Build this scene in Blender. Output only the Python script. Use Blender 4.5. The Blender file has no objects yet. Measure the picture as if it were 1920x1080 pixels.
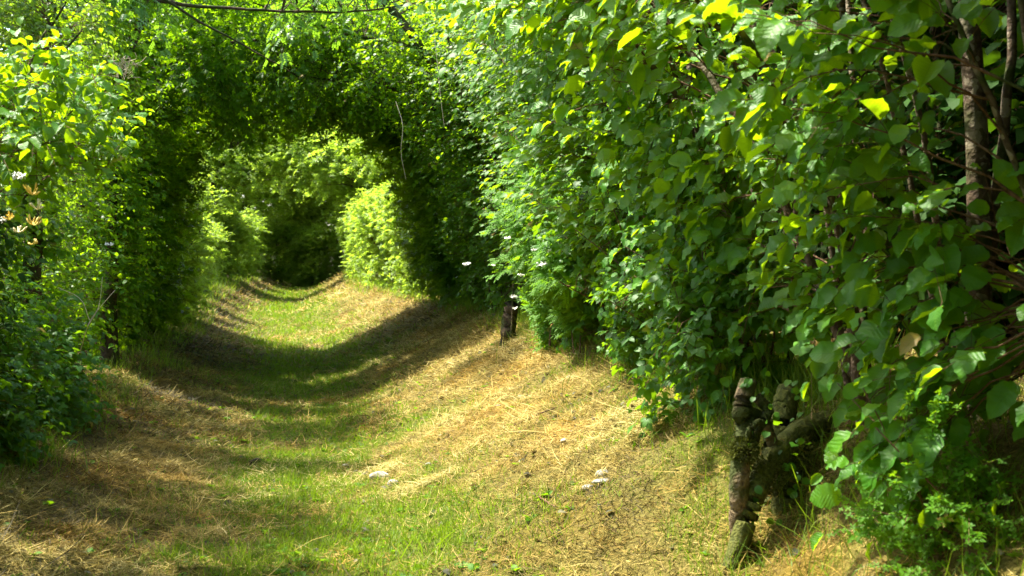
import bpy, math, random
import numpy as np
from math import pi, radians, sin, cos

scn = bpy.context.scene
COL = scn.collection

# ------------------------------------------------------------------ camera, sky, sun, exposure
EYE = 1.4
K = 36.0 / 45.0 / 1920.0            # radians (tangent) per photo pixel
YAW = radians(9.37); PITCH = 0.0167
cam_d = bpy.data.cameras.new("camera"); cam = bpy.data.objects.new("camera", cam_d); COL.objects.link(cam)
cam.location = (0, 0, EYE)
cam.rotation_euler = (pi / 2 - PITCH, 0, -YAW)
cam_d.lens = 45; cam_d.sensor_width = 36; cam_d.clip_end = 900; cam_d.clip_start = 0.05
cam_d.dof.use_dof = True; cam_d.dof.focus_distance = 8.5; cam_d.dof.aperture_fstop = 5.6
scn.camera = cam

SUN = np.array([-0.40, 0.27, 0.88]); SUN = SUN / np.linalg.norm(SUN)
w = bpy.data.worlds.new("World"); scn.world = w; w.use_nodes = True
nt = w.node_tree; bg = nt.nodes["Background"]
sky = nt.nodes.new("ShaderNodeTexSky"); sky.sky_type = 'NISHITA'; sky.sun_disc = False
sky.sun_elevation = math.asin(SUN[2]); sky.sun_rotation = math.atan2(SUN[0], SUN[1]); sky.dust_density = 3.0; sky.ozone_density = 0.4
nt.links.new(sky.outputs[0], bg.inputs[0]); bg.inputs[1].default_value = 0.15
sl = bpy.data.lights.new("sun", 'SUN'); sl.energy = 5.0; sl.angle = radians(0.9); sl.color = (1.0, 0.94, 0.80)
so = bpy.data.objects.new("sun", sl); COL.objects.link(so)
from mathutils import Vector
so.rotation_euler = Vector(SUN).to_track_quat('Z', 'Y').to_euler()
scn.view_settings.view_transform = 'Standard'; scn.view_settings.look = 'None'
scn.view_settings.exposure = 2.0; scn.view_settings.gamma = 1.0
scn.cycles.max_bounces = 6; scn.cycles.diffuse_bounces = 3; scn.cycles.glossy_bounces = 1
scn.cycles.transmission_bounces = 4; scn.cycles.transparent_max_bounces = 2
scn.cycles.caustics_reflective = False; scn.cycles.caustics_refractive = False
scn.cycles.use_denoising = True
scn.cycles.use_adaptive_sampling = False
scn.cycles.sample_clamp_indirect = 6.0

# ------------------------------------------------------------------ numeric helpers
def nrm(a): return a / np.maximum(np.linalg.norm(a, axis=-1, keepdims=True), 1e-9)
def _h(i, j, k, s):
    n = (i * 374761393 + j * 668265263 + k * 2147483647 + s * 974634777) & 0xFFFFFFFF
    n = ((n ^ (n >> 13)) * 1274126177) & 0xFFFFFFFF
    return ((n ^ (n >> 16)) & 0xFFFF) / 65535.0
def vnoise(x, y, s=0):
    x = np.asarray(x, float); y = np.asarray(y, float)
    i = np.floor(x).astype(np.int64); j = np.floor(y).astype(np.int64)
    u = x - i; v = y - j; u = u * u * (3 - 2 * u); v = v * v * (3 - 2 * v)
    z = np.zeros_like(i)
    a = _h(i, j, z, s); b = _h(i + 1, j, z, s); c = _h(i, j + 1, z, s); d = _h(i + 1, j + 1, z, s)
    return (a * (1 - u) + b * u) * (1 - v) + (c * (1 - u) + d * u) * v
def fbm(x, y, s=0, o=3):
    r = 0; a = 1; t = 0
    for k in range(o):
        r = r + a * vnoise(np.asarray(x) * 2 ** k, np.asarray(y) * 2 ** k, s + k); t += a; a *= .5
    return r / t
def sst(x, a, b):
    t = np.clip((np.asarray(x, float) - a) / (b - a), 0, 1); return t * t * (3 - 2 * t)

def at(px, py, d):
    """photo pixel + distance along the lane -> world point"""
    u = (px - 960) * K; v = (540 - py) * K
    fwd = np.array([sin(YAW) * cos(PITCH), cos(YAW) * cos(PITCH), -sin(PITCH)])
    rt = np.array([cos(YAW), -sin(YAW), 0.0]); up = np.cross(rt, fwd)
    v3 = fwd + u * rt + v * up
    return np.array([0, 0, EYE]) + v3 * (d / v3[1])

def cx(y):                                    # lane centre line
    y = np.asarray(y, float)
    return 0.15 - 0.5 * sst(y, 20, 36) + 0.5 * sst(y, 40, 60) + 2.5 * sst(y, 62, 90)
def gz(x, y, rough=True):                     # ground height: a hollow lane between two banks
    x = np.asarray(x, float); y = np.asarray(y, float); s = x - cx(y)
    q = sst(y, 4.4, 5.7)
    a = .90 - .70 * q; b = 2.2 - .3 * q
    t = np.clip((s - a) / (b - a), 0, 1); r = .82 * t ** (1.45 - .15 * q)
    r = r + .25 * sst(s, b, b + 2.5)
    t = np.clip((-s - .5) / 1.4, 0, 1); l = .36 * t ** 1.5 + .5 * sst(-s, 1.9, 4)
    l = l * (1 + .5 * sst(y, 24, 34))
    z = r + l + .33 * sst(y, 26, 58) + .03 * (fbm(x * .9, y * .9, 5) - .5)
    if rough:
        f = 1 - .6 * sst(y, 16, 30)
        z = z + f * (.06 * (fbm(x * 2.6, y * 2.2, 9, 3) - .5) + .075 * (fbm(x * 7, y * 7, 12, 3) - .5))
    return z

def keep(P, pad=0.0):
    """True where greenery may grow; False in the open air of the lane"""
    x, y, z = P[:, 0], P[:, 1], P[:, 2]; s = x - cx(y)
    g = z
    # near, open-topped stretch
    jn = .5 * (fbm(y * 1.9 + z, z * 2.1, 43, 2) - .5)
    xr = jn + np.where(z < 1.5, 1.58 + .1 * np.sin(y * 1.7), 1.62 - 1.0 * np.clip((z - 1.5) / 1.1, 0, 1.3))
    xr = xr - .25 * np.clip(y - 9, 0, 3) * (z > 1.3) + pad
    xr = np.where((y > 6.2) & (z < 1.2), xr + .12, xr)
    xl = -1.45 + .75 * np.clip((z - 1.3) / .9, 0, 1.1) * (y < 8) + .2 * (z > 1.5) * (y >= 8) - pad
    near = (s > xl) & (s < xr) & (y < 14)
    nz = (fbm(x * 2.3 + z * 1.3, y * 1.6 - z * 1.7, 41, 3) - .5)
    H = 2.38 + .075 * np.clip(y - 14, 0, 9) + .7 * sst(y, 23, 27) - .9 * sst(y, 50, 60) + 1.7 * nz
    W = 1.9 + .35 * sst(y, 23, 28) - .4 * sst(y, 50, 60) + 1.3 * nz
    arch = (np.abs((s - .1) / (W + pad)) ** 1.9) + (np.abs(np.clip(z - .1, 0, 9) / (H + pad + .12)) ** 1.5) < 1
    arch = arch & (y >= 10)
    return ~(near | arch)

# ------------------------------------------------------------------ object helpers
def thing(name, label, cat, loc=(0, 0, 0), group=None):
    o = bpy.data.objects.new(name, None); COL.objects.link(o); o.location = [float(v) for v in loc]
    o.empty_display_size = .2; o['label'] = label; o['category'] = cat
    if group: o['group'] = group
    return o
def raw_mesh(name, V, F, mat, parent=None, rnd=None, uv=None, smooth=True, origin=None):
    """F: (nf,k) array, or list of such arrays; rnd per face; uv per loop"""
    if not isinstance(F, list): F = [F]
    F = [f for f in F if len(f)]
    V = np.asarray(V, np.float32)
    if origin is not None: V = V - np.asarray(origin, np.float32)
    me = bpy.data.meshes.new(name)
    me.vertices.add(len(V)); me.vertices.foreach_set("co", V.ravel())
    lv = np.concatenate([f.ravel() for f in F]).astype(np.int32)
    tot = np.concatenate([np.full(len(f), f.shape[1]) for f in F]).astype(np.int32)
    st = np.concatenate([[0], np.cumsum(tot)[:-1]]).astype(np.int32)
    me.loops.add(len(lv)); me.loops.foreach_set("vertex_index", lv)
    me.polygons.add(len(tot)); me.polygons.foreach_set("loop_start", st)
    try: me.polygons.foreach_set("loop_total", tot)
    except Exception: pass
    me.polygons.foreach_set("use_smooth", np.full(len(tot), bool(smooth)))
    if rnd is not None:
        a = me.attributes.new("rnd", 'FLOAT', 'FACE'); a.data.foreach_set("value", np.asarray(rnd, np.float32))
    if uv is not None:
        a = me.uv_layers.new(name="UVMap"); a.data.foreach_set("uv", np.asarray(uv, np.float32).ravel())
    me.update(calc_edges=True)
    if mat is not None: me.materials.append(mat)
    o = bpy.data.objects.new(name, me); COL.objects.link(o)
    if parent is not None:
        o.parent = parent
    elif origin is not None: o.location = [float(v) for v in origin]
    return o
def tag(o, label, cat, group=None, kind=None):
    if label: o['label'] = label
    if cat: o['category'] = cat
    if group: o['group'] = group
    if kind: o['kind'] = kind
    return o
def dup(root, loc, rotz, scale, label):
    r = root.copy(); COL.objects.link(r); r.location = [float(v) for v in loc]
    r.rotation_euler = (0, 0, rotz); r.scale = (scale, scale, scale); r['label'] = label
    for ch in list(root.children):
        c = ch.copy(); COL.objects.link(c); c.parent = r
    return r

# ------------------------------------------------------------------ leaf templates: x across, y along, z up
def outline_leaf(pairs, cup=.12, curl=.1, fold=.05, tipdroop=.12):
    """pairs: half-width per step along the leaf -> strip of quads on both sides of a midrib"""
    n = len(pairs); V = []; UV = []
    for i, (t, hw) in enumerate(pairs):
        z0 = curl * sin(t * pi) - tipdroop * t * t
        for k in (-1, 0, 1):
            V.append((k * hw, t, z0 + (cup * hw if k else -.0) + (fold * math.sin(i * 2.1) * hw if k else 0)))
            UV.append((k * hw + .5, t))
    F = []
    for i in range(n - 1):
        a = i * 3; b = a + 3
        F.append((a, a + 1, b + 1, b)); F.append((a + 1, a + 2, b + 2, b + 1))
    return np.array(V, float), np.array(F), np.array(UV, float)
def ser(base, amp=.02):
    return [(t + (.0 if i % 2 else .0), hw * (1 + (amp if i % 2 else -amp)) if 0 < i < len(base) - 1 else hw) for i, (t, hw) in enumerate(base)]
HAZEL = outline_leaf(ser([(0.0, .02), (.03, .14), (.09, .23), (.18, .305), (.29, .355), (.42, .39), (.55, .40), (.67, .375), (.78, .31), (.87, .22), (.93, .13), (.97, .06), (1.0, .004)], .05), .10, .10, .14, .20)
HZ = [(0.0, .02), (.03, .14), (.09, .23), (.18, .305), (.29, .355), (.42, .39), (.55, .40), (.67, .375), (.78, .31), (.87, .22), (.93, .13), (.97, .06), (1.0, .004)]
HAZEL2 = outline_leaf(ser([(t, w * .82) for t, w in HZ], .05), .45, .05, .22, .42)
HAZEL3 = outline_leaf(ser([(t, w * (1.06 if t < .5 else .95)) for t, w in HZ], .06), -.12, .22, .25, .05)
HAZEL4 = outline_leaf(ser([(t, w * .9) for t, w in HZ], .05), .8, -.05, .1, .3)
HAZEL = [HAZEL, HAZEL2, HAZEL3, HAZEL4, HAZEL2]
OVATE = outline_leaf([(0, .02), (.12, .2), (.35, .33), (.65, .27), (.88, .1), (1, .004)], .2, .06, .1, .15)
ROUND = outline_leaf([(0, .03), (.12, .3), (.4, .43), (.7, .36), (.9, .15), (1, .004)], .15, .08, .15, .15)
DIAM = outline_leaf([(0, .02), (.4, .34), (1, .01)], .25, .05, .0, .1)
LANCE = outline_leaf([(0, .01), (.25, .12), (.6, .12), (1, .003)], .3, .08, 0, .2)
def combine(parts):
    """parts: (template, offset(x,y,z), angle, tilt, scale)"""
    V = []; F = []; U = []; n = 0
    for T, off, ang, tilt, sc in parts:
        v = T[0] * sc; c, s_ = cos(ang), sin(ang)
        r = np.stack([v[:, 0] * c + v[:, 1] * s_, -v[:, 0] * s_ + v[:, 1] * c, v[:, 2]], 1)
        r[:, 2] += tilt * np.hypot(r[:, 0], r[:, 1])
        V.append(r + np.array(off)); F.append(T[1] + n); U.append(T[2]); n += len(v)
    return np.concatenate(V), np.concatenate(F), np.concatenate(U)
TRIFOL = combine([(OVATE, (0, .42, 0), 0, -.1, .62), (OVATE, (.03, .36, 0), 1.25, -.1, .52), (OVATE, (-.03, .36, 0), -1.25, -.1, .52)])
LOBE = outline_leaf([(0, .06), (.3, .13), (.62, .17), (.85, .1), (1, .005)], .15, .02, .0, .1)
MAPLE = combine([(LOBE, (0, .08, 0), 0, -.05, .92), (LOBE, (0, .08, .003), .85, -.1, .78), (LOBE, (0, .08, .003), -.85, -.1, .78),
                 (DIAM, (0, .08, .006), 1.65, -.12, .42), (DIAM, (0, .08, .006), -1.65, -.12, .42)])
PINN = combine([(DIAM, (0, .78, 0), 0, 0, .30)] + [(DIAM, (0, .15 + .16 * i, .002 * i), sg * 1.15, -.08, .30) for i in range(4) for sg in (1, -1)])
FERNY = combine([(LANCE, (0, .8, 0), 0, 0, .3)] + [(LANCE, (0, .1 + .12 * i, .002 * i), sg * 1.1, -.1, .42 - .04 * i) for i in range(6) for sg in (1, -1)])
TUFT = combine([(DIAM, (0, .0, 0), 0, .1, .55), (DIAM, (0, .05, 0), 1.9, .2, .5), (DIAM, (0, .0, 0), -2.1, -.1, .5), (DIAM, (.1, .3, .05), .8, .3, .45), (DIAM, (-.1, .3, -.05), -.9, .1, .45)])

def scatter(name, T, P, D, N, S, R, mat, parent, origin):
    Ts = T if isinstance(T, list) else [T]
    Y = nrm(D); X = nrm(np.cross(Y, N)); Z = np.cross(X, Y); S = np.asarray(S); R = np.asarray(R)
    VV = []; FF = []; UU = []; RR = []; off = 0
    for j, (V0, F0, U0) in enumerate(Ts):
        q = slice(j, None, len(Ts)); n = len(P[q]); k = len(V0)
        if not n: continue
        V = P[q][:, None, :] + S[q][:, None, None] * (V0[None, :, 0:1] * X[q][:, None, :] + V0[None, :, 1:2] * Y[q][:, None, :] + V0[None, :, 2:3] * Z[q][:, None, :])
        VV.append(V.reshape(-1, 3)); FF.append((F0[None] + (np.arange(n) * k)[:, None, None]).reshape(-1, F0.shape[1]) + off)
        UU.append(np.tile(U0[F0].reshape(-1, 2), (n, 1))); RR.append(np.repeat(R[q], len(F0))); off += n * k
    return raw_mesh(name, np.vstack(VV), np.vstack(FF), mat, parent, np.concatenate(RR), np.vstack(UU), True, origin)

def tubes_arr(C, Rr, sides=3):
    """C (N,K,3), Rr (N,K)"""
    N, Kk = C.shape[:2]
    T = nrm(np.gradient(C, axis=1))
    ref = np.where(np.abs(T[..., 2:3]) > .9, np.array([1.0, 0, 0]), np.array([0, 0, 1.0]))
    A = nrm(np.cross(T, ref)); B = np.cross(T, A)
    an = np.arange(sides) * 2 * pi / sides
    V = C[:, :, None, :] + Rr[:, :, None, None] * (np.cos(an)[:, None] * A[:, :, None, :] + np.sin(an)[:, None] * B[:, :, None, :])
    idx = np.arange(N * Kk * sides).reshape(N, Kk, sides)
    a = idx[:, :-1]; b = idx[:, 1:]
    F = np.stack([a, np.roll(a, -1, 2), np.roll(b, -1, 2), b], -1).reshape(-1, 4)
    return V.reshape(-1, 3), F
def catmull(pts, n):
    pts = np.asarray(pts, float); m = len(pts)
    if m == 2: return pts[0] + (pts[1] - pts[0]) * np.linspace(0, 1, n)[:, None]
    p = np.vstack([2 * pts[0] - pts[1], pts, 2 * pts[-1] - pts[-2]])
    t = np.linspace(0, m - 1 - 1e-6, n); i = t.astype(int); f = (t - i)[:, None]
    a, b, c, d = p[i], p[i + 1], p[i + 2], p[i + 3]
    return .5 * ((2 * b) + (-a + c) * f + (2 * a - 5 * b + 4 * c - d) * f ** 2 + (-a + 3 * b - 3 * c + d) * f ** 3)
def limb_mesh(name, pts, r0, r1, mat, parent, origin, rng, n=24, sides=9, wob=.02, lump=.08, flare=0.0):
    C = catmull(pts, n)
    C[1:-1] += rng.normal(0, min(wob, r0 * .35), (n - 2, 3)) * .5
    t = np.linspace(0, 1, n); R = r0 + (r1 - r0) * t ** .8
    R = R * (1 + flare * np.exp(-t * 12))
    V, F = tubes_arr(C[None], R[None], sides)
    V = V.reshape(n, sides, 3); len_ = np.linalg.norm(np.diff(C, axis=0), axis=1).sum()
    uu = (t * len_ / max(r0, .004) * .28)[:, None] * np.ones((1, sides)); aa = np.arange(sides)[None] * 2 * pi / sides
    sd_ = int(rng.integers(1000)); nz = fbm(uu + 2.5 * np.cos(aa), 3 * np.sin(aa) + uu * .3, sd_, 4) - .5
    V = C[:, None] + (V - C[:, None]) * (1 + lump * 5 * nz[..., None])
    V = V.reshape(-1, 3)
    V = np.vstack([V, C[-1] + (C[-1] - C[-2]) * .3]); top = len(V) - 1
    base = (n - 1) * sides
    cap = np.array([[base + i, base + (i + 1) % sides, top] for i in range(sides)])
    o = raw_mesh(name, V, [F, cap], mat, parent, None, None, True, origin)
    return o, C

# ------------------------------------------------------------------ materials
def newmat(name):
    m = bpy.data.materials.new(name); m.use_nodes = True; t = m.node_tree
    for n in list(t.nodes):
        if n.type != 'OUTPUT_MATERIAL': t.nodes.remove(n)
    return m, t, t.nodes['Material Output']
def N(t, typ, **kw):
    n = t.nodes.new(typ)
    for k, v in kw.items(): setattr(n, k, v)
    return n
def ramp(t, stops, fac):
    r = N(t, 'ShaderNodeValToRGB'); e = r.color_ramp.elements
    while len(e) < len(stops): e.new(.5)
    for i, (p, c) in enumerate(stops): e[i].position = p; e[i].color = (*c, 1)
    t.links.new(fac, r.inputs[0]); return r.outputs[0]
def mth(t, op, a, b=None, c=None):
    n = N(t, 'ShaderNodeMath', operation=op)
    for i, v in enumerate((a, b, c)):
        if v is None: continue
        if isinstance(v, (int, float)): n.inputs[i].default_value = v
        else: t.links.new(v, n.inputs[i])
    return n.outputs[0]
def leaf_mat(name, cols, trans, rough=.42, spec=.45, tw=.4, veins=False, brown=True):
    """cols: three surface colours (dark, mid, light); trans: colour of light that has come through"""
    m, t, out = newmat(name)
    at_ = N(t, 'ShaderNodeAttribute', attribute_name='rnd')
    st = [(0, cols[0]), (.5, cols[1]), (.93, cols[2])]
    if brown: st += [(.985, cols[2]), (.99, (.22, .13, .03))]
    c = ramp(t, st, at_.outputs['Fac'])
    st2 = [(0, tuple(v * .75 for v in trans)), (1.0, trans)]
    tc = ramp(t, st2, at_.outputs['Fac'])
    p = N(t, 'ShaderNodeBsdfPrincipled'); p.inputs['Roughness'].default_value = rough
    p.inputs['Specular IOR Level'].default_value = spec
    tr = N(t, 'ShaderNodeBsdfTranslucent')
    if veins:
        uv = N(t, 'ShaderNodeUVMap'); sx = N(t, 'ShaderNodeSeparateXYZ'); t.links.new(uv.outputs[0], sx.inputs[0])
        u = mth(t, 'ABSOLUTE', mth(t, 'SUBTRACT', sx.outputs[0], .5))
        q = mth(t, 'SUBTRACT', sx.outputs[1], mth(t, 'MULTIPLY', u, .75))
        f = mth(t, 'ABSOLUTE', mth(t, 'SUBTRACT', mth(t, 'FRACT', mth(t, 'MULTIPLY', q, 8.5)), .5))
        side = mth(t, 'SMOOTH_MIN', f, .5, .02)
        v1 = mth(t, 'LESS_THAN', side, .085); v2 = mth(t, 'LESS_THAN', u, .014)
        v = mth(t, 'MAXIMUM', mth(t, 'MULTIPLY', v1, .55), v2)
        mx = N(t, 'ShaderNodeMixRGB'); mx.inputs[2].default_value = (cols[2][0] * 1.6, cols[2][1] * 1.35, cols[2][2] * 1.8, 1)
        t.links.new(mth(t, 'MULTIPLY', v, .55), mx.inputs[0]); t.links.new(c, mx.inputs[1]); c = mx.outputs[0]
        h = mth(t, 'MULTIPLY', f, 1.0)
        bp = N(t, 'ShaderNodeBump'); bp.inputs['Strength'].default_value = .5; bp.inputs['Distance'].default_value = .004
        t.links.new(h, bp.inputs['Height']); t.links.new(bp.outputs[0], p.inputs['Normal'])
        dk = N(t, 'ShaderNodeMixRGB', blend_type='MULTIPLY'); dk.inputs[2].default_value = (.55, .6, .5, 1)
        t.links.new(mth(t, 'MULTIPLY', v, .8), dk.inputs[0]); t.links.new(tc, dk.inputs[1]); tc = dk.outputs[0]
    t.links.new(c, p.inputs['Base Color']); t.links.new(tc, tr.inputs['Color'])
    ms = N(t, 'ShaderNodeMixShader'); ms.inputs[0].default_value = tw
    t.links.new(p.outputs[0], ms.inputs[1]); t.links.new(tr.outputs[0], ms.inputs[2]); t.links.new(ms.outputs[0], out.inputs[0])
    return m
def bark_mat(name, c1, c2, moss=(.035, .045, .008), mossamt=.3, scale=30, blotch=None):
    m, t, out = newmat(name)
    tc = N(t, 'ShaderNodeTexCoord')
    n1 = N(t, 'ShaderNodeTexNoise'); n1.inputs['Scale'].default_value = scale; n1.inputs['Detail'].default_value = 5
    t.links.new(tc.outputs['Object'], n1.inputs[0])
    c = ramp(t, [(.3, c1), (.62, c2)], n1.outputs[0])
    if blotch:
        n3 = N(t, 'ShaderNodeTexNoise'); n3.inputs['Scale'].default_value = 14; n3.inputs['Detail'].default_value = 2
        t.links.new(tc.outputs['Object'], n3.inputs[0])
        mb = N(t, 'ShaderNodeMixRGB'); mb.inputs[2].default_value = (*blotch, 1); t.links.new(c, mb.inputs[1])
        t.links.new(mth(t, 'GREATER_THAN', n3.outputs[0], .56), mb.inputs[0]); c = mb.outputs[0]
    n2 = N(t, 'ShaderNodeTexNoise'); n2.inputs['Scale'].default_value = 5; n2.inputs['Detail'].default_value = 6
    t.links.new(tc.outputs['Object'], n2.inputs[0])
    mm = N(t, 'ShaderNodeMixRGB'); mm.inputs[2].default_value = (*moss, 1); t.links.new(c, mm.inputs[1])
    mp = N(t, 'ShaderNodeMapRange'); mp.inputs[1].default_value = .62 - .3 * mossamt; mp.inputs[2].default_value = .72 - .3 * mossamt
    t.links.new(n2.outputs[0], mp.inputs[0]); t.links.new(mp.outputs[0], mm.inputs[0])
    p = N(t, 'ShaderNodeBsdfPrincipled'); p.inputs['Roughness'].default_value = .85; p.inputs['Specular IOR Level'].default_value = .2
    bp = N(t, 'ShaderNodeBump'); bp.inputs['Strength'].default_value = 1.0; bp.inputs['Distance'].default_value = .015
    t.links.new(n1.outputs[0], bp.inputs['Height']); t.links.new(bp.outputs[0], p.inputs['Normal'])
    t.links.new(mm.outputs[0], p.inputs['Base Color']); t.links.new(p.outputs[0], out.inputs[0])
    return m
def plain_mat(name, c1, c2=None, rough=.7, scale=40, sss=False):
    m, t, out = newmat(name); c2 = c2 or c1
    tc = N(t, 'ShaderNodeTexCoord'); n1 = N(t, 'ShaderNodeTexNoise'); n1.inputs['Scale'].default_value = scale; n1.inputs['Detail'].default_value = 4
    t.links.new(tc.outputs['Object'], n1.inputs[0]); c = ramp(t, [(.35, c1), (.65, c2)], n1.outputs[0])
    p = N(t, 'ShaderNodeBsdfPrincipled'); p.inputs['Roughness'].default_value = rough; t.links.new(c, p.inputs['Base Color'])
    bp = N(t, 'ShaderNodeBump'); bp.inputs['Strength'].default_value = .4; bp.inputs['Distance'].default_value = .004
    t.links.new(n1.outputs[0], bp.inputs['Height']); t.links.new(bp.outputs[0], p.inputs['Normal'])
    t.links.new(p.outputs[0], out.inputs[0]); return m

M = {
 'hazel': leaf_mat('hazel_leaf', [(.022, .100, .004), (.040, .155, .006), (.085, .225, .010)], (.50, .78, .006), .46, .25, .42, veins=True),
 'hazel_mid': leaf_mat('hazel_leaf_small', [(.020, .090, .004), (.038, .135, .005), (.070, .19, .008)], (.46, .74, .006), .5, .22, .44),
 'bramble': leaf_mat('bramble_leaf', [(.018, .080, .004), (.032, .118, .006), (.060, .165, .010)], (.32, .60, .008), .5, .24, .36),
 'maple': leaf_mat('maple_leaf', [(.026, .08, .005), (.038, .11, .006), (.055, .14, .007)], (.38, .68, .006), .5, .25, .5),
 'thorn': leaf_mat('hawthorn_leaf', [(.022, .082, .004), (.036, .115, .006), (.06, .155, .008)], (.42, .72, .008), .46, .28, .48),
 'ivy': leaf_mat('ivy_leaf', [(.012, .042, .006), (.020, .060, .006), (.035, .085, .008)], (.12, .26, .006), .65, .08, .2),
 'willow': leaf_mat('willow_leaf', [(.06, .13, .030), (.09, .18, .038), (.13, .23, .05)], (.42, .68, .03), .46, .35, .4),
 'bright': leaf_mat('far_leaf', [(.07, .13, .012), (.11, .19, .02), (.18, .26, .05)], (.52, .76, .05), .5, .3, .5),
 'fern': leaf_mat('feathery_leaf', [(.04, .125, .006), (.06, .17, .008), (.09, .215, .010)], (.34, .62, .010), .55, .15, .42),
 'grass': leaf_mat('grass_blade', [(.045, .10, .006), (.085, .16, .009), (.17, .23, .025)], (.30, .48, .012), .5, .2, .35, brown=False),
 'ashleaf': leaf_mat('ash_leaf', [(.05, .14, .03), (.07, .18, .035), (.1, .22, .05)], (.34, .66, .03), .4, .4, .4),
 'bark': bark_mat('hazel_bark', (.04, .026, .015), (.10, .068, .042), mossamt=.3, scale=40, blotch=(.19, .155, .11)),
 'twig': bark_mat('twig_bark', (.07, .036, .018), (.15, .085, .045), mossamt=.1, scale=60),
 'dark_bark': bark_mat('dark_bark', (.030, .020, .011), (.085, .058, .032), mossamt=.6, scale=25),
 'root': bark_mat('root_bark', (.035, .024, .014), (.20, .145, .08), mossamt=.75, scale=70),
 'moss': bark_mat('moss', (.03, .04, .008), (.10, .105, .02), mossamt=.4, scale=60),
}

# ------------------------------------------------------------------ the growing routine
UP = np.array([0, 0, 1.0])
def sample_blobs(rng, blobs, shell=.35):
    out = []
    for (bx, by, bz, rx, ry, rz, n) in blobs:
        d = nrm(rng.normal(0, 1, (n, 3))); r = (rng.uniform(shell ** 3, 1, (n, 1))) ** (1 / 3)
        out.append(np.array([bx, by, bz]) + d * r * np.array([rx, ry, rz]))
    return np.vstack(out)
def grow(rng, stem_pts, centers, base, root, leafT, leafmat, leaf_s, twigs=5, twig_l=.5, nleaf=8, light=(0, 0, 1), droop=.25,
         br=.008, barkm='twig', filt=True, petiole=.12, spread=.9, bias=.5, extra=None, names=('twigs', 'crown'), flat=.8, sides=3, face=.45, lean=0.0):
    light = nrm(np.array(light, float)); petiole_on = isinstance(leafT, list)
    c = centers
    if filt: c = c[keep(c, .05)]
    S = np.vstack(stem_pts)
    d = np.linalg.norm(c[:, None] - S[None], axis=2)
    cost = d + 1.1 * np.clip(S[None, :, 2] - c[:, None, 2] + .25 * d, 0, 9) + rng.uniform(0, .35, d.shape)
    i = cost.argmin(1); P0 = S[i]; n = len(c); L = np.linalg.norm(c - P0, axis=1, keepdims=True)
    P1 = P0 + .5 * (c - P0) + UP * .16 * L + rng.normal(0, .06, (n, 3)) * L
    t = np.linspace(0, 1, 7)[None, :, None]
    B = (1 - t) ** 2 * P0[:, None] + 2 * t * (1 - t) * P1[:, None] + t ** 2 * c[:, None]
    B[:, 1:-1] += rng.normal(0, .018, (n, 5, 3)) * np.minimum(L, 1.2)[:, None]
    R = (br * (.35 + .65 * L)) * (1 - .78 * np.linspace(0, 1, 7)[None])
    Vb, Fb = tubes_arr(B, R, 4)
    # twigs
    m = n * twigs; bi = np.repeat(np.arange(n), twigs)
    tt = rng.uniform(.3, 1, m); tt[::twigs] = 1.0
    f = tt * 6; k = np.minimum(f.astype(int), 5); fr = (f - k)[:, None]
    O = B[bi, k] * (1 - fr) + B[bi, k + 1] * fr
    tg = nrm(B[bi, k + 1] - B[bi, k])
    D = nrm(tg * .6 + rng.normal(0, .55, (m, 3)) * spread + light * bias * rng.uniform(0, 1, (m, 1)))
    Lt = twig_l * rng.uniform(.5, 1.25, (m, 1))
    u = np.linspace(0, 1, 5)[None, :, None]
    Tw = O[:, None] + D[:, None] * Lt[:, None] * u - UP * droop * Lt[:, None] * u ** 2
    if filt:
        kk = keep(Tw[:, -1]) & keep(Tw[:, 2]); Tw = Tw[kk]; D = D[kk]; Lt = Lt[kk]; m = len(Tw)
    rt = np.maximum(br * .32, .0016) * (1 - .65 * np.linspace(0, 1, 5))[None] * np.ones((m, 1))
    Vt, Ft = tubes_arr(Tw, rt, 3)
    # leaves
    q = nleaf; li = np.repeat(np.arange(m), q)
    s_ = np.tile(np.linspace(.15, 1, q), m) + rng.normal(0, .03, m * q); s_ = np.clip(s_, 0, 1)
    f = s_ * 4; k = np.minimum(f.astype(int), 3); fr = (f - k)[:, None]
    LP = Tw[li, k] * (1 - fr) + Tw[li, k + 1] * fr; td = nrm(Tw[li, k + 1] - Tw[li, k])
    nn = nrm(UP * flat + light * face + rng.normal(0, .33, (m * q, 3)))
    side = nrm(np.cross(td, nn)) * np.where(np.tile(np.arange(q), m) % 2 == 0, 1, -1)[:, None]
    last = (np.tile(np.arange(q), m) == q - 1)[:, None]
    LD = nrm(td * np.where(last, 1.4, .55) + side * np.where(last, .1, .85) + rng.normal(0, .28, (m * q, 3)) - UP * .38 * (.7 if lean else 1) + lean * np.array([-1.15, .1, -.35]))
    sz = leaf_s * rng.uniform(.42, 1.15, m * q) * (1 - .25 * (s_ > .9)) * (.8 + .2 * np.sin(s_ * 3))
    LP0 = LP; LP = LP + LD * petiole * sz[:, None] * (1.6 if petiole_on else 1)
    nn = nrm(nn + rng.normal(0, .25, nn.shape))
    rn = np.clip(np.repeat(rng.uniform(0, .75, m), q) * .6 + rng.uniform(0, 1, m * q) * .42 + .0, 0, .97)
    rn[rng.random(m * q) < .006] = 1.0
    if extra is not None: LP, LD, nn, sz, rn = extra(LP, LD, nn, sz, rn)
    if filt:
        kk = keep(LP); LP, LD, nn, sz, rn, LP0 = LP[kk], LD[kk], nn[kk], sz[kk], rn[kk], LP0[kk]
    scatter(names[1], leafT, LP, LD, nn, sz, rn, M[leafmat], root, base)
    VT = [Vb, Vt]; FT = [Fb, Ft + len(Vb)]
    if petiole_on:
        Vp, Fp = tubes_arr(LP0[:, None] + (LP - LP0)[:, None] * np.array([0, .55, 1.08])[None, :, None], np.full((len(LP), 3), .0011), 3)
        VT.append(Vp); FT.append(Fp + len(Vb) + len(Vt))
    raw_mesh(names[0], np.vstack(VT), np.vstack(FT), M[barkm], root, None, None, True, base)
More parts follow.
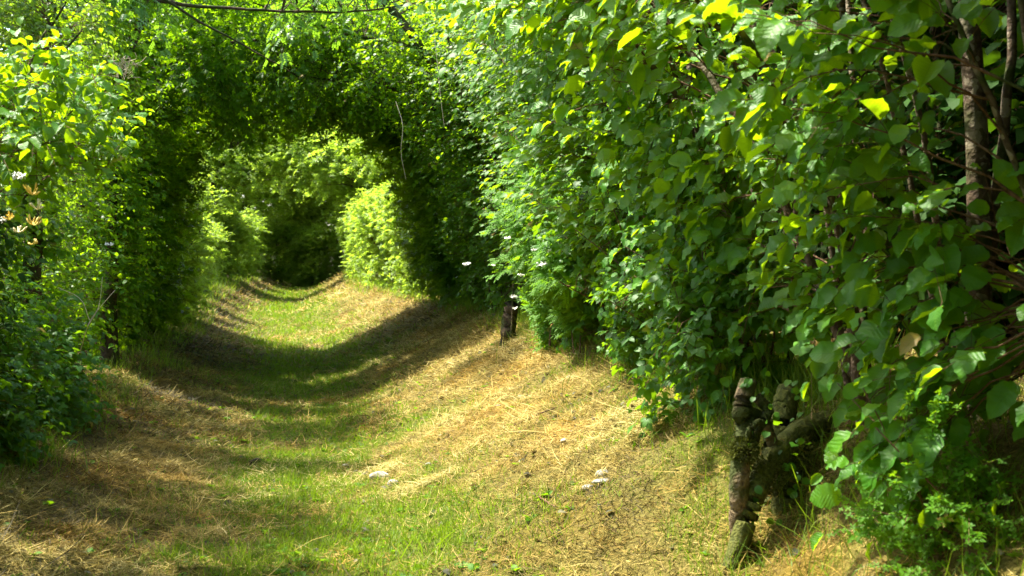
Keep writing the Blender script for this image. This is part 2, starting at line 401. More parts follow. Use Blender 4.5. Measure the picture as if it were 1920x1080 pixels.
    return B
def gzs(x, y): return float(gz(x, y, False))
def shrub(name, label, cat, base, stems, blobs, leafT, leafmat, leaf_s, seed, group=None, stemmat='bark', r=(.022, .008), filt=True, stemname='stem', shell=.35, sidesn=8, **kw):
    rng = np.random.default_rng(seed)
    root = thing(name, label, cat, base, group)
    pts = []
    for sidx, spec in enumerate(stems):
        P, r0, r1 = spec if isinstance(spec, tuple) and len(spec) == 3 and np.ndim(spec[1]) == 0 else (spec, r[0], r[1])
        o, C = limb_mesh(stemname, P, r0, r1, M[stemmat], root, base, rng, n=22, sides=sidesn, wob=.012, lump=.05, flare=.5 if stemname == 'trunk' else .15)
        pts.append(C)
    c = sample_blobs(rng, blobs, shell)
    grow(rng, [p[4:] for p in pts], c, base, root, leafT, leafmat, leaf_s, filt=filt, **kw)
    return root

# ------------------------------------------------------------------ ground
def axis(lo, hi, fine_lo, fine_hi, step, growth=1.25):
    a = list(np.arange(fine_lo, fine_hi + 1e-6, step)); s = step; x = a[-1]
    while x < hi: s *= growth; x += s; a.append(min(x, hi))
    s = step; x = a[0]; b = []
    while x > lo: s *= growth; x -= s; b.append(max(x, lo))
    return np.array(b[::-1] + a)
gx = axis(-400, 400, -2.8, 3.4, .035); gy = np.concatenate([axis(-30, 3.2, 3.2, 3.21, .1)[:-1], np.arange(3.2, 16, .035), axis(16, 800, 16, 40, .12)])
gx = np.unique(gx); gy = np.unique(gy)
XX, YY = np.meshgrid(gx, gy); ZZ = gz(XX, YY)
ni, nj = XX.shape; idx = np.arange(ni * nj).reshape(ni, nj)
GF = np.stack([idx[:-1, :-1], idx[:-1, 1:], idx[1:, 1:], idx[1:, :-1]], -1).reshape(-1, 4)
def green_mask(x, y):
    s = x - cx(y)
    strip = np.exp(-((s + .05) / (.85 + .3 * sst(y, 14, 30))) ** 2)
    g = strip * (.85 + .25 * sst(y, 11, 20)) + .12
    g = g + .45 * np.exp(-((s - 1.75) / .35) ** 2) * (y < 9)
    n = .5 * fbm(x * 1.3 + 7, y * .8, 31, 3) + .5 * fbm(x * 3.3 + 7, y * 2.4, 37, 3)
    return np.clip((g * 1.35 - .12) * np.clip(3.2 * (n - .24), .2, 1.5), 0, 1)
m, t, out = newmat('lane_ground')
geo = N(t, 'ShaderNodeNewGeometry')
n1 = N(t, 'ShaderNodeTexNoise'); n1.inputs['Scale'].default_value = 55; n1.inputs['Detail'].default_value = 6; n1.inputs['Roughness'].default_value = .7
n2 = N(t, 'ShaderNodeTexNoise'); n2.inputs['Scale'].default_value = 1.6; n2.inputs['Detail'].default_value = 4
t.links.new(geo.outputs['Position'], n1.inputs[0]); t.links.new(geo.outputs['Position'], n2.inputs[0])
c1 = ramp(t, [(.3, (.06, .045, .013)), (.5, (.15, .11, .032)), (.7, (.26, .20, .07))], n1.outputs[0])
gr = N(t, 'ShaderNodeAttribute', attribute_name='green')
c2 = ramp(t, [(.3, (.04, .055, .008)), (.6, (.11, .135, .02))], n1.outputs[0])
mx = N(t, 'ShaderNodeMixRGB'); t.links.new(gr.outputs['Fac'], mx.inputs[0]); t.links.new(c1, mx.inputs[1]); t.links.new(c2, mx.inputs[2])
rb = N(t, 'ShaderNodeMixRGB', blend_type='MULTIPLY'); rb.inputs[2].default_value = (1.0, .82, .55, 1)
mp = N(t, 'ShaderNodeMapRange'); mp.inputs[1].default_value = .45; mp.inputs[2].default_value = .65
t.links.new(n2.outputs[0], mp.inputs[0]); t.links.new(mp.outputs[0], rb.inputs[0]); t.links.new(mx.outputs[0], rb.inputs[1])
p = N(t, 'ShaderNodeBsdfPrincipled'); p.inputs['Roughness'].default_value = .95; p.inputs['Specular IOR Level'].default_value = .1
bp = N(t, 'ShaderNodeBump'); bp.inputs['Strength'].default_value = .9; bp.inputs['Distance'].default_value = .02
t.links.new(n1.outputs[0], bp.inputs['Height']); t.links.new(bp.outputs[0], p.inputs['Normal'])
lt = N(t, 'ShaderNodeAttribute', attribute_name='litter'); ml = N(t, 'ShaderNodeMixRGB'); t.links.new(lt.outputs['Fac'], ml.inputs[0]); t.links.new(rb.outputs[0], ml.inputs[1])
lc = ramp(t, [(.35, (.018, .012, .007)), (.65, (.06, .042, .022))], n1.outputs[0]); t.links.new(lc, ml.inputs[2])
t.links.new(ml.outputs[0], p.inputs['Base Color']); t.links.new(p.outputs[0], out.inputs[0])
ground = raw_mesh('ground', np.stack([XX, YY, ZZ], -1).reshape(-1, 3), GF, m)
ground['kind'] = 'structure'
a = ground.data.attributes.new('green', 'FLOAT', 'POINT')
gm = green_mask(XX, YY); gm = np.where(np.abs(XX - cx(YY)) > 3.2, .8, gm)
a.data.foreach_set('value', gm.ravel().astype(np.float32))
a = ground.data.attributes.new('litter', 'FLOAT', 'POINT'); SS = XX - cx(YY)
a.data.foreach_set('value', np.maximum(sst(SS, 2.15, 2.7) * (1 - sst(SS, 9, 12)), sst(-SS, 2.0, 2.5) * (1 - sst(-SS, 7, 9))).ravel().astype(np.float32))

# ------------------------------------------------------------------ dry hay and green blades
def hay_mat():
    m, t, out = newmat('dry_hay'); at_ = N(t, 'ShaderNodeAttribute', attribute_name='rnd')
    c = ramp(t, [(0, (.035, .028, .008)), (.25, (.12, .09, .022)), (.5, (.27, .20, .045)), (.8, (.40, .31, .08)), (1, (.48, .41, .165))], at_.outputs['Fac'])
    geo = N(t, 'ShaderNodeNewGeometry'); n2 = N(t, 'ShaderNodeTexNoise'); n2.inputs['Scale'].default_value = 1.3; n2.inputs['Detail'].default_value = 3
    t.links.new(geo.outputs['Position'], n2.inputs[0])
    mp = N(t, 'ShaderNodeMapRange'); mp.inputs[1].default_value = .48; mp.inputs[2].default_value = .68; t.links.new(n2.outputs[0], mp.inputs[0])
    rb = N(t, 'ShaderNodeMixRGB', blend_type='MULTIPLY'); rb.inputs[2].default_value = (1.0, .78, .46, 1)
    t.links.new(mp.outputs[0], rb.inputs[0]); t.links.new(c, rb.inputs[1])
    d = N(t, 'ShaderNodeBsdfPrincipled'); d.inputs['Roughness'].default_value = .7; d.inputs['Specular IOR Level'].default_value = .25
    tr = N(t, 'ShaderNodeBsdfTranslucent'); ms = N(t, 'ShaderNodeMixShader'); ms.inputs[0].default_value = .22
    t.links.new(rb.outputs[0], d.inputs['Base Color']); t.links.new(rb.outputs[0], tr.inputs['Color'])
    t.links.new(d.outputs[0], ms.inputs[1]); t.links.new(tr.outputs[0], ms.inputs[2]); t.links.new(ms.outputs[0], out.inputs[0]); return m
M['hay'] = hay_mat()
def strands(name, mat, P, D, L, W, rng, bend=.25, lift=.3, R=None, side_up=True):
    n = len(P); u = np.array([0, .5, 1.0])[None, :, None]
    D = nrm(D); sidev = nrm(np.cross(D, UP + rng.normal(0, .35, (n, 3))))
    bv = nrm(rng.normal(0, 1, (n, 3)))
    C = P[:, None] + D[:, None] * L[:, None, None] * u + bv[:, None] * (bend * L)[:, None, None] * u * u
    wd = np.array([.8, 1, .15])[None, :, None] * W[:, None, None] * .5
    V = np.stack([C - sidev[:, None] * wd, C + sidev[:, None] * wd], 2).reshape(-1, 3)
    b = (np.arange(n) * 6)[:, None]
    F = np.stack([b + np.array([0, 1, 3, 2]), b + np.array([2, 3, 5, 4])], 1).reshape(-1, 4)
    return V, F, np.repeat(R, 2)
def lane_points(rng, n, y0, y1, s0, s1, power=1.0):
    y = y0 + (y1 - y0) * rng.random(n) ** power; s = rng.uniform(s0, s1, n); return s + cx(y), y
def build_hay():
    rng = np.random.default_rng(11); Vs = []; Fs = []; Rs = []; off = 0
    for (n, y0, y1, L0, W0) in [(16000, 3.2, 4.5, .05, .0028), (7000, 4.4, 11, .17, .0042), (9000, 4.4, 11, .11, .0038), (230000, 4.4, 9.5, .055, .0029), (110000, 9.5, 17, .08, .005), (50000, 17, 34, .13, .011), (24000, 34, 62, .18, .022)]:
        x, y = lane_points(rng, n, y0, y1, -2.3 if y0 > 4 else .6, 2.7 if y0 > 5 else 3.1)
        den = .9 - .75 * green_mask(x, y); cl = fbm(x * 5, y * 5, 77, 2); den = den * (.35 + 1.1 * cl)
        k = rng.random(n) < den * 1.25; x, y, cl = x[k], y[k], cl[k]; n = len(x)
        z = gz(x, y) + rng.uniform(0, .012, n) + .12 * np.clip(cl - .5, 0, 1) * rng.random(n)
        an = rng.uniform(0, 2 * pi, n); 
        D = np.stack([np.cos(an), np.sin(an), rng.normal(.12, .22, n)], 1)
        L = L0 * rng.uniform(.4, 1.5, n); W = W0 * rng.uniform(.6, 1.4, n)
        tone = fbm(x * 1.1 + 3, y * .9, 55, 3)
        R = np.clip(rng.beta(1.4, 1.3, n) * .8 + (tone - .5) * 1.0 + (cl - .5) * .9 + .10 - .30 * sst(-(x - cx(y)), .1, 1.3), 0, 1)  # left side darker and browner: shade put into the hay tone
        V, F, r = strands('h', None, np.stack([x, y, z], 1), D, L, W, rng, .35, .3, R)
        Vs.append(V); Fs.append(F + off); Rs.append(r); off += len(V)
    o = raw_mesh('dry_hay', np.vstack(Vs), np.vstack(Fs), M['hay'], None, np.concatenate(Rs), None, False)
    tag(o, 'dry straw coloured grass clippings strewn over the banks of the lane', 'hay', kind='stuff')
def build_grass():
    rng = np.random.default_rng(12); Vs = []; Fs = []; Rs = []; off = 0
    def addb(x, y, L, W, tilt, R):
        nonlocal off
        n = len(x); z = gz(x, y) - .004
        D = np.stack([rng.normal(0, tilt, n), rng.normal(0, tilt, n), np.ones(n)], 1)
        V, F, r = strands('g', None, np.stack([x, y, z], 1), D, L, W, rng, .45, .3, R)
        Vs.append(V); Fs.append(F + off); Rs.append(r); off += len(V)
    for (n, y0, y1, L0, W0) in [(120000, 4.4, 10, .05, .0034), (60000, 10, 18, .055, .006), (36000, 18, 36, .07, .012), (18000, 36, 62, .09, .024)]:
        x, y = lane_points(rng, n, y0, y1, -2.4, 2.8)
        g = green_mask(x, y); cl = fbm(x * 4, y * 4, 88, 2)
        k = rng.random(n) < np.clip(g * (.2 + 1.5 * cl) * 1.25, .08, 1); x, y, cl, g = x[k], y[k], cl[k], g[k]; n = len(x)
        L = L0 * rng.uniform(.4, 1.3, n) * (.5 + .9 * cl) * (.6 + .6 * g); W = W0 * rng.uniform(.6, 1.4, n)
        addb(x, y, L, W, .5, np.clip(rng.beta(2, 2, n) * .7 + (cl - .4) * .8, 0, 1))
    # tufts
    for (px, py, h, nb) in [(810, 1020, .13, 90), (1290, 900, .22, 500), (1250, 850, .18, 260), (1330, 930, .22, 420), (1010, 1060, .1, 60), (300, 1040, .1, 80), (400, 1000, .09, 60),
                            (1180, 760, .2, 300), (1050, 700, .22, 350), (960, 690, .2, 250), (880, 660, .22, 260), (240, 760, .13, 120), (150, 800, .15, 140), (320, 690, .22, 220), (60, 860, .2, 200),
                            (1450, 1060, .2, 300), (1560, 1075, .22, 320), (1650, 1060, .22, 300)]:
        d = EYE / ((py - 500) * K)
        for _ in range(30):
            q = at(px, py, d); g = gzs(q[0], q[1]); d = d * (EYE - g) / (EYE - q[2]) if abs(EYE - q[2]) > .01 else d
            d = min(max(d, 3.0), 20.0)
        q = at(px, py, d); n = nb; sp = .035 * math.sqrt(nb) * .35
        x = rng.normal(q[0], sp, n); y = rng.normal(q[1], sp * 1.3, n)
        addb(x, y, h * rng.uniform(.4, 1.25, n), rng.uniform(.0025, .0055, n), .38, rng.uniform(.1, 1, n))
    # long uncut grass along both hedge feet
    for (n, y0, y1, s0, s1, L0, W0) in [(3000, 3.3, 5, 1.3, 2.9, .14, .003), (9000, 5, 13, 1.75, 2.5, .14, .0035), (4500, 5, 14, -2.3, -1.6, .11, .0035), (3500, 13, 30, 1.8, 2.5, .14, .007), (3500, 14, 30, -2.4, -1.7, .14, .007), (2500, 30, 60, 1.7, 2.6, .2, .015), (2500, 30, 60, -2.5, -1.7, .2, .015)]:
        x, y = lane_points(rng, n, y0, y1, s0, s1); cl = fbm(x * 3, y * 2, 91, 2)
        k = rng.random(n) < cl * 1.5; x, y = x[k], y[k]; n = len(x)
        addb(x, y, L0 * rng.uniform(.35, 1.5, n), W0 * rng.uniform(.6, 1.3, n), .45, rng.uniform(0, 1, n))
    o = raw_mesh('grass', np.vstack(Vs), np.vstack(Fs), M['grass'], None, np.concatenate(Rs), None, False)
    tag(o, 'short green grass growing along the middle of the lane and at the hedge feet', 'grass', kind='stuff')
def build_weeds():
    rng = np.random.default_rng(14); n = 4200
    x, y = lane_points(rng, n, 3.4, 22, -2.1, 2.6, 1.2); g = green_mask(x, y); k = rng.random(n) < .12 + g * .5; x, y = x[k], y[k]; n = len(x)
    q = 5; X = np.repeat(x, q); Y = np.repeat(y, q); an = rng.uniform(0, 2 * pi, n * q)
    D = np.stack([np.cos(an), np.sin(an), rng.uniform(.1, .9, n * q)], 1)
    P = np.stack([X, Y, gz(X, Y)], 1)
    S = np.repeat(rng.uniform(.018, .05, n), q) * rng.uniform(.6, 1.2, n * q)
    o = scatter('low_weeds', OVATE, P, D, np.tile(UP, (n * q, 1)) + rng.normal(0, .3, (n * q, 3)), S, rng.uniform(0, .97, n * q), M['fern'], None, (0, 0, 0))
    tag(o, 'small broad leaved weeds sprouting through the cut grass', 'weeds', kind='stuff')
    n = 4200; x, y = lane_points(rng, n, 3.4, 20, -2.0, 2.3, 1.3); k = rng.random(n) < .2 + 1.3 * (fbm(x * 1.5, y * 1.2, 66, 2) > .52); x, y = x[k], y[k]; n = len(x)
    P = np.stack([x, y, gz(x, y) + .012], 1); an = rng.uniform(0, 2 * pi, n); D = np.stack([np.cos(an), np.sin(an), rng.normal(0, .3, n)], 1)
    m = leaf_mat('dead_leaf', [(.02, .022, .012), (.07, .075, .04), (.20, .19, .12)], (.2, .15, .05), .7, .2, .2, brown=False)
    o = scatter('dead_leaves', OVATE, P, D, UP + rng.normal(0, .6, (n, 3)), rng.uniform(.015, .05, n), rng.uniform(0, 1, n), m, None, (0, 0, 0))
    tag(o, 'shrivelled grey and brown dead leaves mixed in the hay', 'dead leaves', kind='stuff')
build_hay(); build_grass(); build_weeds()
#PLANTS
# ------------------------------------------------------------------ right bank: hazels, brambles, roots
ORD = ['nearest', 'second', 'third', 'fourth', 'fifth', 'sixth', 'seventh', 'eighth', 'ninth', 'tenth', 'eleventh', 'twelfth']
def B(x, y, dz=0.0): return (x, y, gzs(x, y) + dz - .03)
def fan(rng, base, tips, k=.5, r0=.022, r1=.007):
    out = []
    b = np.array(base)
    for i, tp in enumerate(tips):
        tp = np.array(tp, float); o = b + np.array([rng.uniform(-.22, .22), rng.uniform(-.3, .3), 0])
        mid = o * (1 - k) + tp * k; mid[:2] = o[:2] * (1 - k * .55) + tp[:2] * k * .55
        mid += rng.normal(0, .07, 3)
        f = rng.uniform(.55, 1.25); out.append(([o, mid, tp], r0 * f, r1 * f))
    return out
rg = np.random.default_rng(3)
RL = (-.72, -.45, .52)     # where the light comes from on the right bank
LL = (.6, .0, .7)

b = B(2.35, 3.5)
shrub('hazel_shrub', 'shaded hazel at the dark right edge with large drooping leaves and thin stems', 'hazel shrub', b,
      fan(rg, b, [(1.75, 3.1, 3.0), (1.55, 3.7, 3.1), (2.1, 3.9, 3.4), (2.5, 3.0, 3.4), (1.9, 4.2, 3.0), (2.5, 3.7, 3.6)], r0=.016),
      [(1.85, 4.1, 1.3, .33, .33, .75, 28), (1.65, 3.8, 2.2, .4, .5, .4, 12), (2.15, 3.3, 1.3, .3, .6, 1.1, 8), (1.95, 4.0, .9, .26, .28, .3, 12), (1.78, 4.45, .95, .14, .16, .16, 9)], HAZEL, 'hazel', .118, 101,
      group='hazel shrubs along the right bank', light=RL, flat=.5, face=.95, lean=.8, twigs=4, nleaf=4, twig_l=.34, br=.006, bias=.5, shell=.2)
b = B(2.35, 4.75)
shrub('hazel_shrub', 'hazel coppice with pale blotched stems leaning left above the gnarled roots', 'hazel shrub', b,
      fan(rg, b, [(1.0, 5.0, 3.3), (.9, 4.5, 3.0), (1.6, 4.6, 3.6), (2.0, 5.2, 3.7), (1.5, 5.5, 3.2), (2.6, 4.6, 3.8), (1.9, 4.2, 3.4), (1.2, 5.6, 3.0), (2.2, 5.0, 3.0)], r0=.024, r1=.010),
      [(1.80, 4.75, 1.5, .36, .75, .62, 42), (1.15, 4.8, 2.45, .5, .8, .42, 34), (1.75, 4.5, 2.2, .4, .8, .6, 16)], HAZEL, 'hazel', .110, 102,
      group='hazel shrubs along the right bank', light=RL, flat=.5, face=.95, lean=.8, twigs=5, nleaf=4, twig_l=.36, br=.007, shell=.2)
b = B(2.3, 6.3)
shrub('hazel_shrub', 'hazel reaching sunlit yellow green sprays over the lane from the right', 'hazel shrub', b,
      fan(rg, b, [(.9, 5.6, 3.2), (.7, 6.2, 3.4), (1.3, 6.5, 3.7), (1.8, 6.0, 3.9), (1.4, 7.0, 3.4), (2.4, 6.4, 3.9), (1.7, 6.8, 3.5)], r0=.028, r1=.01),
      [(1.85, 6.2, 1.6, .36, .8, .75, 66), (1.15, 5.9, 2.65, .5, .8, .3, 38), (.66, 5.0, 2.25, .25, .6, .2, 56), (1.7, 6.2, 2.35, .4, .8, .5, 26)], HAZEL, 'hazel', .098, 103,
      group='hazel shrubs along the right bank', light=RL, flat=.5, face=.95, lean=.8, twigs=5, nleaf=6, twig_l=.34, br=.006, shell=.2)
b = B(2.4, 8.2)
shrub('hazel_shrub', 'tall hazel rising behind the brambles in the middle of the right bank', 'hazel shrub', b,
      fan(rg, b, [(1.2, 7.6, 3.9), (1.0, 8.4, 4.1), (1.5, 8.8, 4.2), (2.0, 8.0, 4.5), (2.4, 8.4, 4.4), (1.3, 9.2, 3.8)], r0=.028, r1=.01),
      [(1.95, 8.1, 2.1, .5, 1.0, .9, 130), (1.5, 8.0, 3.2, .6, 1.1, .6, 85)], OVATE, 'hazel_mid', .082, 104,
      group='hazel shrubs along the right bank', light=RL, flat=.5, face=.95, lean=.8, twigs=5, nleaf=8, twig_l=.36, br=.006, shell=.2)
for i, (y, n, zz, lab) in enumerate([(6.1, 60, 1.1, 'low bramble with matt green leaflets just beyond the exposed roots'),
                                     (7.3, 110, 1.22, 'broad bramble bank of grey green leaflets hanging over the sunlit hay'),
                                     (8.6, 120, 1.3, 'bramble mound beside the feathery rose bush on the right bank')]):
    b = B(2.15, y)
    shrub('bramble', lab, 'bramble', b, fan(rg, b, [(1.7, y - .3, zz + .6), (1.65, y + .3, zz + .4), (1.75, y, zz + .8), (1.65, y - .5, zz)], r0=.007, r1=.003),
          [(2.0, y, zz, .42, .75, .52, n), (1.85, y, zz - .2, .25, .75, .28, n // 3)], TRIFOL, 'bramble', .105, 120 + i, group='brambles on the right bank', stemmat='twig', light=RL,
          twigs=5, nleaf=6, twig_l=.30, br=.004, stemname='cane', sidesn=6, shell=.2)
# feathery bush with white flowers (around photo 960,450)
b = B(2.05, 10.0)
rose = shrub('rose_bush', 'feathery leaved bush with scattered white blossoms on the right bank', 'rose bush', b,
      fan(rg, b, [(1.6, 9.7, 2.4), (1.5, 10.2, 2.3), (1.7, 10.5, 2.6), (1.6, 9.4, 2.0), (1.9, 10, 2.9)], r0=.012, r1=.004),
      [(1.95, 9.7, 1.5, .55, .85, .75, 170), (1.8, 9.6, 1.05, .3, .7, .35, 40)], PINN, 'fern', .12, 131, stemmat='twig', light=RL, flat=.5, face=.95, lean=.8, twigs=5, nleaf=7, twig_l=.3, br=.004, shell=.2)
b = B(2.05, 9.0)
shrub('vetch_clump', 'bright fresh green clump of fine feathery leaves in front of the rose bush', 'wild plant', b,
      fan(rg, b, [(1.75, 8.8, 1.6), (1.7, 9.2, 1.5), (1.8, 9.0, 1.7)], r0=.006, r1=.002),
      [(1.80, 8.9, 1.15, .18, .3, .45, 70)], FERNY, 'fern', .13, 132, stemmat='twig', light=RL, flat=.5, face=.95, lean=.8, twigs=5, nleaf=7, twig_l=.2, br=.003, shell=.1)
# deeper and further along the right bank, mixed hedge
for i, (x, y, z, n, lm, T, s, lab) in enumerate([
    (2.5, 11.4, 2.3, 240, 'hazel_mid', OVATE, .07, 'hazel thicket with many upright rods behind the rose bush'),
    (2.5, 13.4, 2.0, 260, 'thorn', ROUND, .06, 'dense dark hawthorn beneath the first overhanging boughs on the right'),
    (2.5, 15.6, 1.9, 260, 'hazel_mid', ROUND, .07, 'leafy bush where the right hedge falls into deep shade'),
    (2.4, 18.0, 1.9, 260, 'thorn', TUFT, .14, 'shaded thorn bush at the darkest part of the right bank'),
    (2.4, 20.6, 1.9, 240, 'hazel_mid', TUFT, .15, 'last shaded bush on the right before the sunlit hollow')]):
    b = B(x, y)
    shrub('hedge_shrub', lab, 'hedge shrub', b, fan(rg, b, [(x - .7, y - .4, z + 1.8), (x - .5, y + .4, z + 2), (x - .2, y, z + 2.4), (x - .8, y + .2, z + 1.2), (x + .2, y + .5, z + 2.2), (x - .5, y - .8, z + 1.6)], r0=.022),
          [(x - .1, y, z, .75, 1.35, 1.35, n), (x - .4, y, z + 1.3, .8, 1.3, .8, n // 3)], T, lm, s, 140 + i, group='mixed shrubs of the right hedge', light=RL, flat=.5, face=.95, lean=.8, twigs=5, nleaf=9, twig_l=.38, br=.006, shell=.25)
# thicket behind the front hazels, closing off the field
for i, (x, y, h, lab) in enumerate([(3.7, 2.6, 4.4, 'dark thicket of upright rods behind the shaded hazel at the right edge'),
                                    (3.8, 4.6, 4.6, 'dark thicket of slim trunks behind the leaning hazel coppice'),
                                    (3.7, 6.8, 4.6, 'leafy thicket behind the sunlit hazel sprays'),
                                    (3.8, 9.2, 4.8, 'tall thicket behind the brambles'), (4.0, 12.5, 5.0, 'tall thicket behind the rose bush'),
                                    (4.1, 16.5, 5.0, 'tall thicket behind the shaded thorn bushes'),
                                    (5.6, 3.2, 5.2, 'outer thicket deepest in the dark at the right edge'), (5.8, 6.4, 5.4, 'outer thicket deep behind the leaning coppice'), (6.0, 10.0, 5.4, 'outer thicket behind the tall brambles and sunlit sprays'), (6.4, 13.8, 5.2, 'outer thicket behind the rose bush and hawthorns'), (6.8, 18.0, 5.2, 'outermost thicket behind the shaded thorns')]):
    b = B(x, y)
    st = fan(rg, b, [(x + rg.uniform(-.9, .9), y + rg.uniform(-1.2, 1.2), h + rg.uniform(-.3, .6)) for _ in range(10)], r0=.022, r1=.01)
    st = [([np.array(p[0]) + np.array([rg.uniform(-.8, .6), rg.uniform(-1, 1), 0]), p[1], p[2]], a_, c_) for p, a_, c_ in st]
    shrub('thicket', lab, 'thicket', b, st, [(x + .3, y, 2.4, 1.0, 1.5, 2.3, 230), (x, y, 4.5, 1.6, 1.6, .8, 190), (x + 1.1, y, 1.8, .6, 1.6, 1.8, 220)], ROUND, 'ivy', .12, 160 + i, group='thickets behind the right hedge',
          stemmat='dark_bark', light=(0, 0, 1), twigs=5, nleaf=8, twig_l=.45, br=.006, shell=.3)
# the pale trunk in the shade at the right edge
rr = np.random.default_rng(5)
b = B(2.52, 4.45)
shrub('ash_tree', 'straight slim grey trunk standing in deep shade near the right edge', 'tree', b,
      [([b, (2.50, 4.43, 1.3), (2.46, 4.45, 2.4), (2.3, 4.4, 3.8), (1.6, 4.0, 5.2)], .062, .02)],
      [(1.2, 3.9, 4.4, 1.4, 1.0, .6, 330), (3.0, 4.4, 4.4, 1.5, 2.6, .8, 330)], ROUND, 'hazel_mid', .09, 171, stemmat='bark', stemname='trunk', light=(0, 0, 1), twigs=5, nleaf=8, twig_l=.45, sidesn=14)  # crown is out of view, shaped to shade the near right hedge

b = B(1.95, 3.9)
shrub('bedstraw_clump', 'fine leaved scrambling bedstraw glowing green low at the right edge', 'wild plant', b,
      fan(rg, b, [(1.8, 3.9, 1.0), (1.75, 3.7, .9), (1.8, 4.1, 1.0)], r0=.004, r1=.002),
      [(1.95, 3.7, .65, .2, .25, .30, 34)], TUFT, 'fern', .045, 133, stemmat='twig', light=RL, flat=.5, face=.95, lean=.8, twigs=5, nleaf=8, twig_l=.2, br=.003, shell=.1)
# gnarled stump with exposed roots (photo 1380-1500, 640-1000)
def place(px, py, d, lift=0):
    ds = np.arange(2.5, 60, .02); o = np.array([0, 0, EYE]); v = at(px, py, 1.0) - o
    Q = o + v * ds[:, None]; h = gz(Q[:, 0], Q[:, 1], False) + lift - Q[:, 2]; i = int(np.argmax(h > 0)); return Q[i], ds[i]
def root_lump(name, pts, r0, r1, mat, parent, origin, seed, lump=.16, n=30):
    return limb_mesh(name, pts, r0, r1, M[mat], parent, origin, np.random.default_rng(seed), n=n * 2, sides=18, wob=.003, lump=lump)
rootb = at(1420, 985, 4.68); rootb[2] = gzs(rootb[0], rootb[1])
st = thing('tree_stump', 'gnarled mossy stump with knotted bare roots at the foot of the right bank', 'tree stump', rootb)
def RP(*l): return [at(*q) for q in l]
def RQ(*l): return [at(q[0], q[1], q[2] * .883) for q in l]
root_lump('root', RQ((1392, 1040, 5.3), (1386, 950, 5.25), (1388, 880, 5.25), (1398, 800, 5.3), (1390, 770, 5.3), (1405, 715, 5.35)), .040, .033, 'root', st, rootb, 1, .09)
root_lump('root', RQ((1400, 840, 5.25), (1425, 800, 5.27), (1440, 770, 5.3), (1420, 745, 5.35)), .014, .02, 'root', st, rootb, 3)
root_lump('root', RQ((1415, 835, 5.28), (1403, 812, 5.22), (1425, 790, 5.22), (1418, 830, 5.28)), .012, .01, 'root', st, rootb, 4)
root_lump('root', RQ((1400, 770, 5.32), (1432, 790, 5.36), (1455, 850, 5.38), (1465, 930, 5.38)), .026, .02, 'root', st, rootb, 5, .1)
root_lump('mossy_root', RQ((1370, 1075, 5.2), (1415, 930, 5.25), (1450, 860, 5.35), (1500, 810, 5.5), (1560, 790, 5.7)), .038, .05, 'moss', st, rootb, 6, .12)
root_lump('mossy_root', RQ((1470, 1070, 5.3), (1475, 930, 5.35), (1490, 870, 5.5), (1530, 820, 5.7)), .05, .06, 'moss', st, rootb, 7, .09)
def tuft_moss(px, py, d, n, r, seed):
    rn = np.random.default_rng(seed); P = at(px, py, d) + nrm(rn.normal(0, 1, (n, 3))) * r * rn.uniform(.7, 1, (n, 1))
    D = nrm(P - at(px, py, d)) + rn.normal(0, .3, (n, 3))
    scatter('moss', LANCE, P, D, rn.normal(0, 1, (n, 3)), rn.uniform(.008, .02, n), rn.uniform(0, .6, n), M['mossleaf'], st, rootb)
M['mossleaf'] = leaf_mat('moss_leaf', [(.04, .05, .008), (.07, .08, .012), (.12, .12, .02)], (.1, .12, .01), .8, .1, .2, brown=False)
tuft_moss(1396, 845, 4.63, 1400, .05, 1); tuft_moss(1440, 890, 4.66, 1400, .07, 2); tuft_moss(1490, 850, 4.78, 1200, .08, 3)
rn_ = np.random.default_rng(77); P_ = np.array([at(rn_.uniform(1395, 1520), rn_.uniform(700, 980), 4.6 + rn_.uniform(-.03, .12)) for _ in range(60)])
scatter('creeper', ROUND, P_, rn_.normal(0, .5, (60, 3)) + np.array([-.4, -.3, -.5]), rn_.normal(0, .4, (60, 3)) + np.array([-.5, -.7, .5]), rn_.uniform(.015, .045, 60), rn_.uniform(0, .95, 60), M['bramble'], st, rootb)
# earth pocket behind the roots
root_lump('root_ball', RQ((1445, 1000, 5.42), (1450, 900, 5.5), (1462, 800, 5.6), (1478, 730, 5.7)), .085, .045, 'moss', st, rootb, 9, .1)
# old stump by the rose bush (photo 955,600)
sb, sd = place(955, 640, 9); 
s3 = thing('tree_stump', 'dark rotten stump with a pale dead stem under the white blossoms', 'tree stump', sb)
limb_mesh('stump', [sb - UP * .05, sb + UP * .16, sb + np.array([.02, 0, .34])], .085, .06, M['dark_bark'], s3, sb, np.random.default_rng(9), n=14, sides=11, lump=.16)
limb_mesh('dead_stem', [sb + np.array([.0, -.1, 0]), sb + np.array([.01, -.11, .3]), sb + np.array([.02, -.1, .52])], .012, .006, M['root'], s3, sb, np.random.default_rng(10), n=12, sides=6)

# ------------------------------------------------------------------ flowers
M['petal'] = plain_mat('white_petal', (.60, .61, .52), (.75, .74, .66), .6)
M['honey'] = plain_mat('honeysuckle_petal', (.75, .45, .04), (.85, .68, .16), .5, 30)
M['pale'] = plain_mat('pale_petal', (.74, .66, .36), (.8, .74, .5), .5, 30)
def umbel(c, r, n, seed, parent, base, name='flower_cluster', mat='petal'):
    rn = np.random.default_rng(seed); P = np.array(c) + nrm(rn.normal(0, 1, (n, 3)) * np.array([1, 1, .5])) * r * rn.uniform(.2, 1, (n, 1)) * np.array([1, 1, .6])
    q = 5; PP = np.repeat(P, q, 0); nn = np.repeat(nrm(rn.normal(0, .5, (n, 3)) + UP * .5 + np.array([-.3, -.7, 0])), q, 0)
    a_ = rn.normal(0, 1, (n * q, 3)); D = nrm(np.cross(nn, a_))
    scatter(name, ROUND, PP, D, nn, np.full(n * q, r * .28), rn.uniform(0, 1, n * q), M[mat], parent, base)
